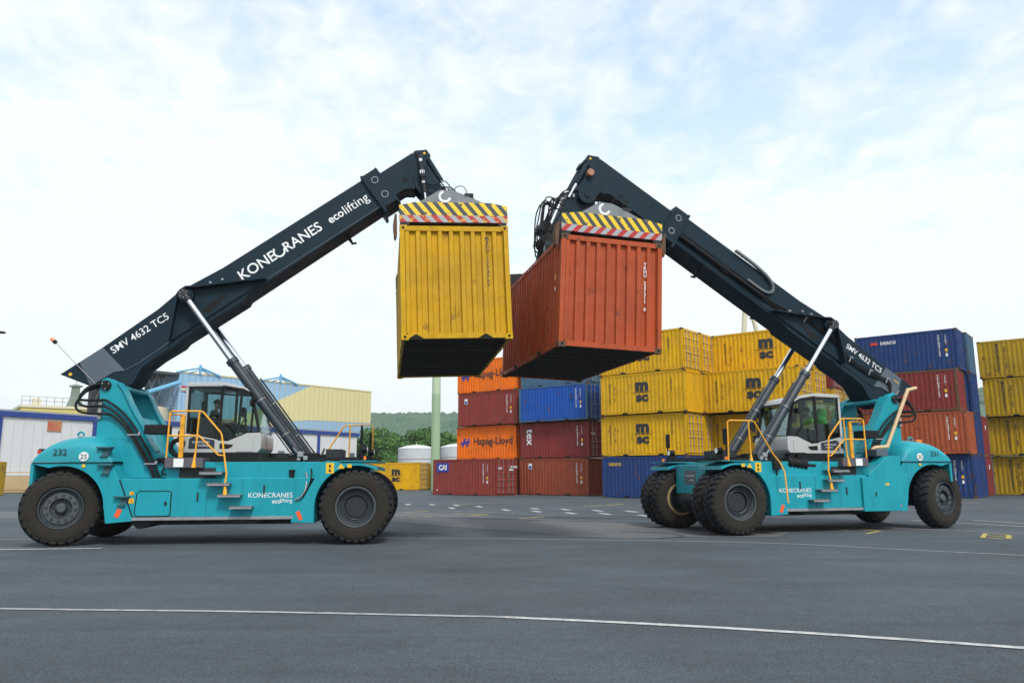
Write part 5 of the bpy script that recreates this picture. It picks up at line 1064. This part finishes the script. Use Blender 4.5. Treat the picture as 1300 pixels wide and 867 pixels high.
for i in range(20):
    y = 468 + (i // 5) * 30 + rg.uniform(-4, 4); x = (-.090 + (i % 5) * .0055 + rg.uniform(-.0015, .0015)) * y; z = hillz(x, y) + 2
    hs = empty('house', (x, y, z), rg.uniform(-.6, .6)); tag(hs, 'small pale house with a dark roof on the wooded hillside', 'house', 'houses on the hillside')
    MB().box(-3.2, 3.2, -2.5, 2.5, -3, 3.4).build('wall', hw_, hs, None); MB().prism([(-3.0, 3.4), (3.0, 3.4), (0, 6)], -3.4, 3.4).build('roof', hr if i % 3 else hr2, hs, None).rotation_euler = (0, 0, pi / 2)
def tree(x, y, hgt, rad, seed, label):
    t = empty('tree', (x, y, 0)); tag(t, label, 'tree', 'trees behind the storage tanks'); rg = random.Random(seed)
    b = MB(); b.tube([(0, 0, 0), (.1, 0, hgt * .3), (0, .1, hgt * .75)], .35, 8, 0, .08)
    for k in range(6):
        a = rg.random() * 6.28; z0 = hgt * rg.uniform(.25, .5); b.tube([(0, 0, z0), (rad * .6 * cos(a), rad * .6 * sin(a), z0 + hgt * .25)], .12, 6, 0, .03)
    b.build('trunk', bark, t)
    b = MB(); lumps = [(rg.uniform(-.55, .55) * rad, rg.uniform(-.5, .5) * rad, hgt * rg.uniform(.30, .86), rad * rg.uniform(.28, .48)) for _ in range(16)]
    for (lx, ly, lz, lr) in lumps:
        for _ in range(330):
            v = Vector((rg.gauss(0, 1), rg.gauss(0, 1), rg.gauss(0, 1))).normalized() * lr * rg.uniform(.72, 1.08); v.z *= .85
            c = Vector((lx, ly, lz)) + v; s_ = rg.uniform(.16, .34)
            n = (v.normalized() + Vector((rg.gauss(0, .5), rg.gauss(0, .5), rg.gauss(0, .5)))).normalized(); u = n.orthogonal().normalized(); w_ = n.cross(u)
            b.add([c - u * s_, c - w_ * s_ * .7, c + u * s_, c + w_ * s_ * .8], [(0, 1, 2, 3)])
    me = b.mesh('crown', leafA, None, fix=False); link('crown', me, t); return t
tl = [(-31.5, 158, 9.0, 4.2), (-27.3, 156, 10.5, 4.0), (-24.4, 152, 9.0, 3.6), (-21.3, 155, 11.6, 4.2), (-17.6, 152, 10.8, 3.8), (-14.6, 156, 11.4, 4.0), (-11.2, 158, 9.4, 3.8), (-8.5, 162, 7.5, 3.2), (-23.5, 148, 7.0, 3.0), (-19.0, 147, 7.6, 3.2)]
nm = ['beside the warehouse corner', 'second from the warehouse corner', 'third from the warehouse', 'rising highest left of the green column', 'directly left of the green column', 'behind the green column', 'just right of the green column', 'low, rightmost before the orange containers', 'low in front, left of the tank', 'low in front, above the tank']
for i, (x, y, hh, rr_) in enumerate(tl): tree(x, y, hh, rr_, 20 + i, 'leafy green tree ' + nm[i])
hb = MB().box(-1400, 1400, -60, 1350, -26, 118); hme = hb.mesh('haze', []); hz = link('haze', hme); tag(hz, kind='stuff')
hm = bpy.data.materials.new('haze_air'); hm.use_nodes = True; hn = hm.node_tree; hn.nodes.clear(); ho = hn.nodes.new('ShaderNodeOutputMaterial'); hv = hn.nodes.new('ShaderNodeVolumePrincipled')
hv.inputs['Color'].default_value = (.92, .97, 1, 1); hv.inputs['Density'].default_value = .00024; hv.inputs['Anisotropy'].default_value = .2; hn.links.new(hv.outputs[0], ho.inputs['Volume']); hme.materials.append(hm)
for o in bpy.data.objects:
    if '__d' in o: del o['__d']
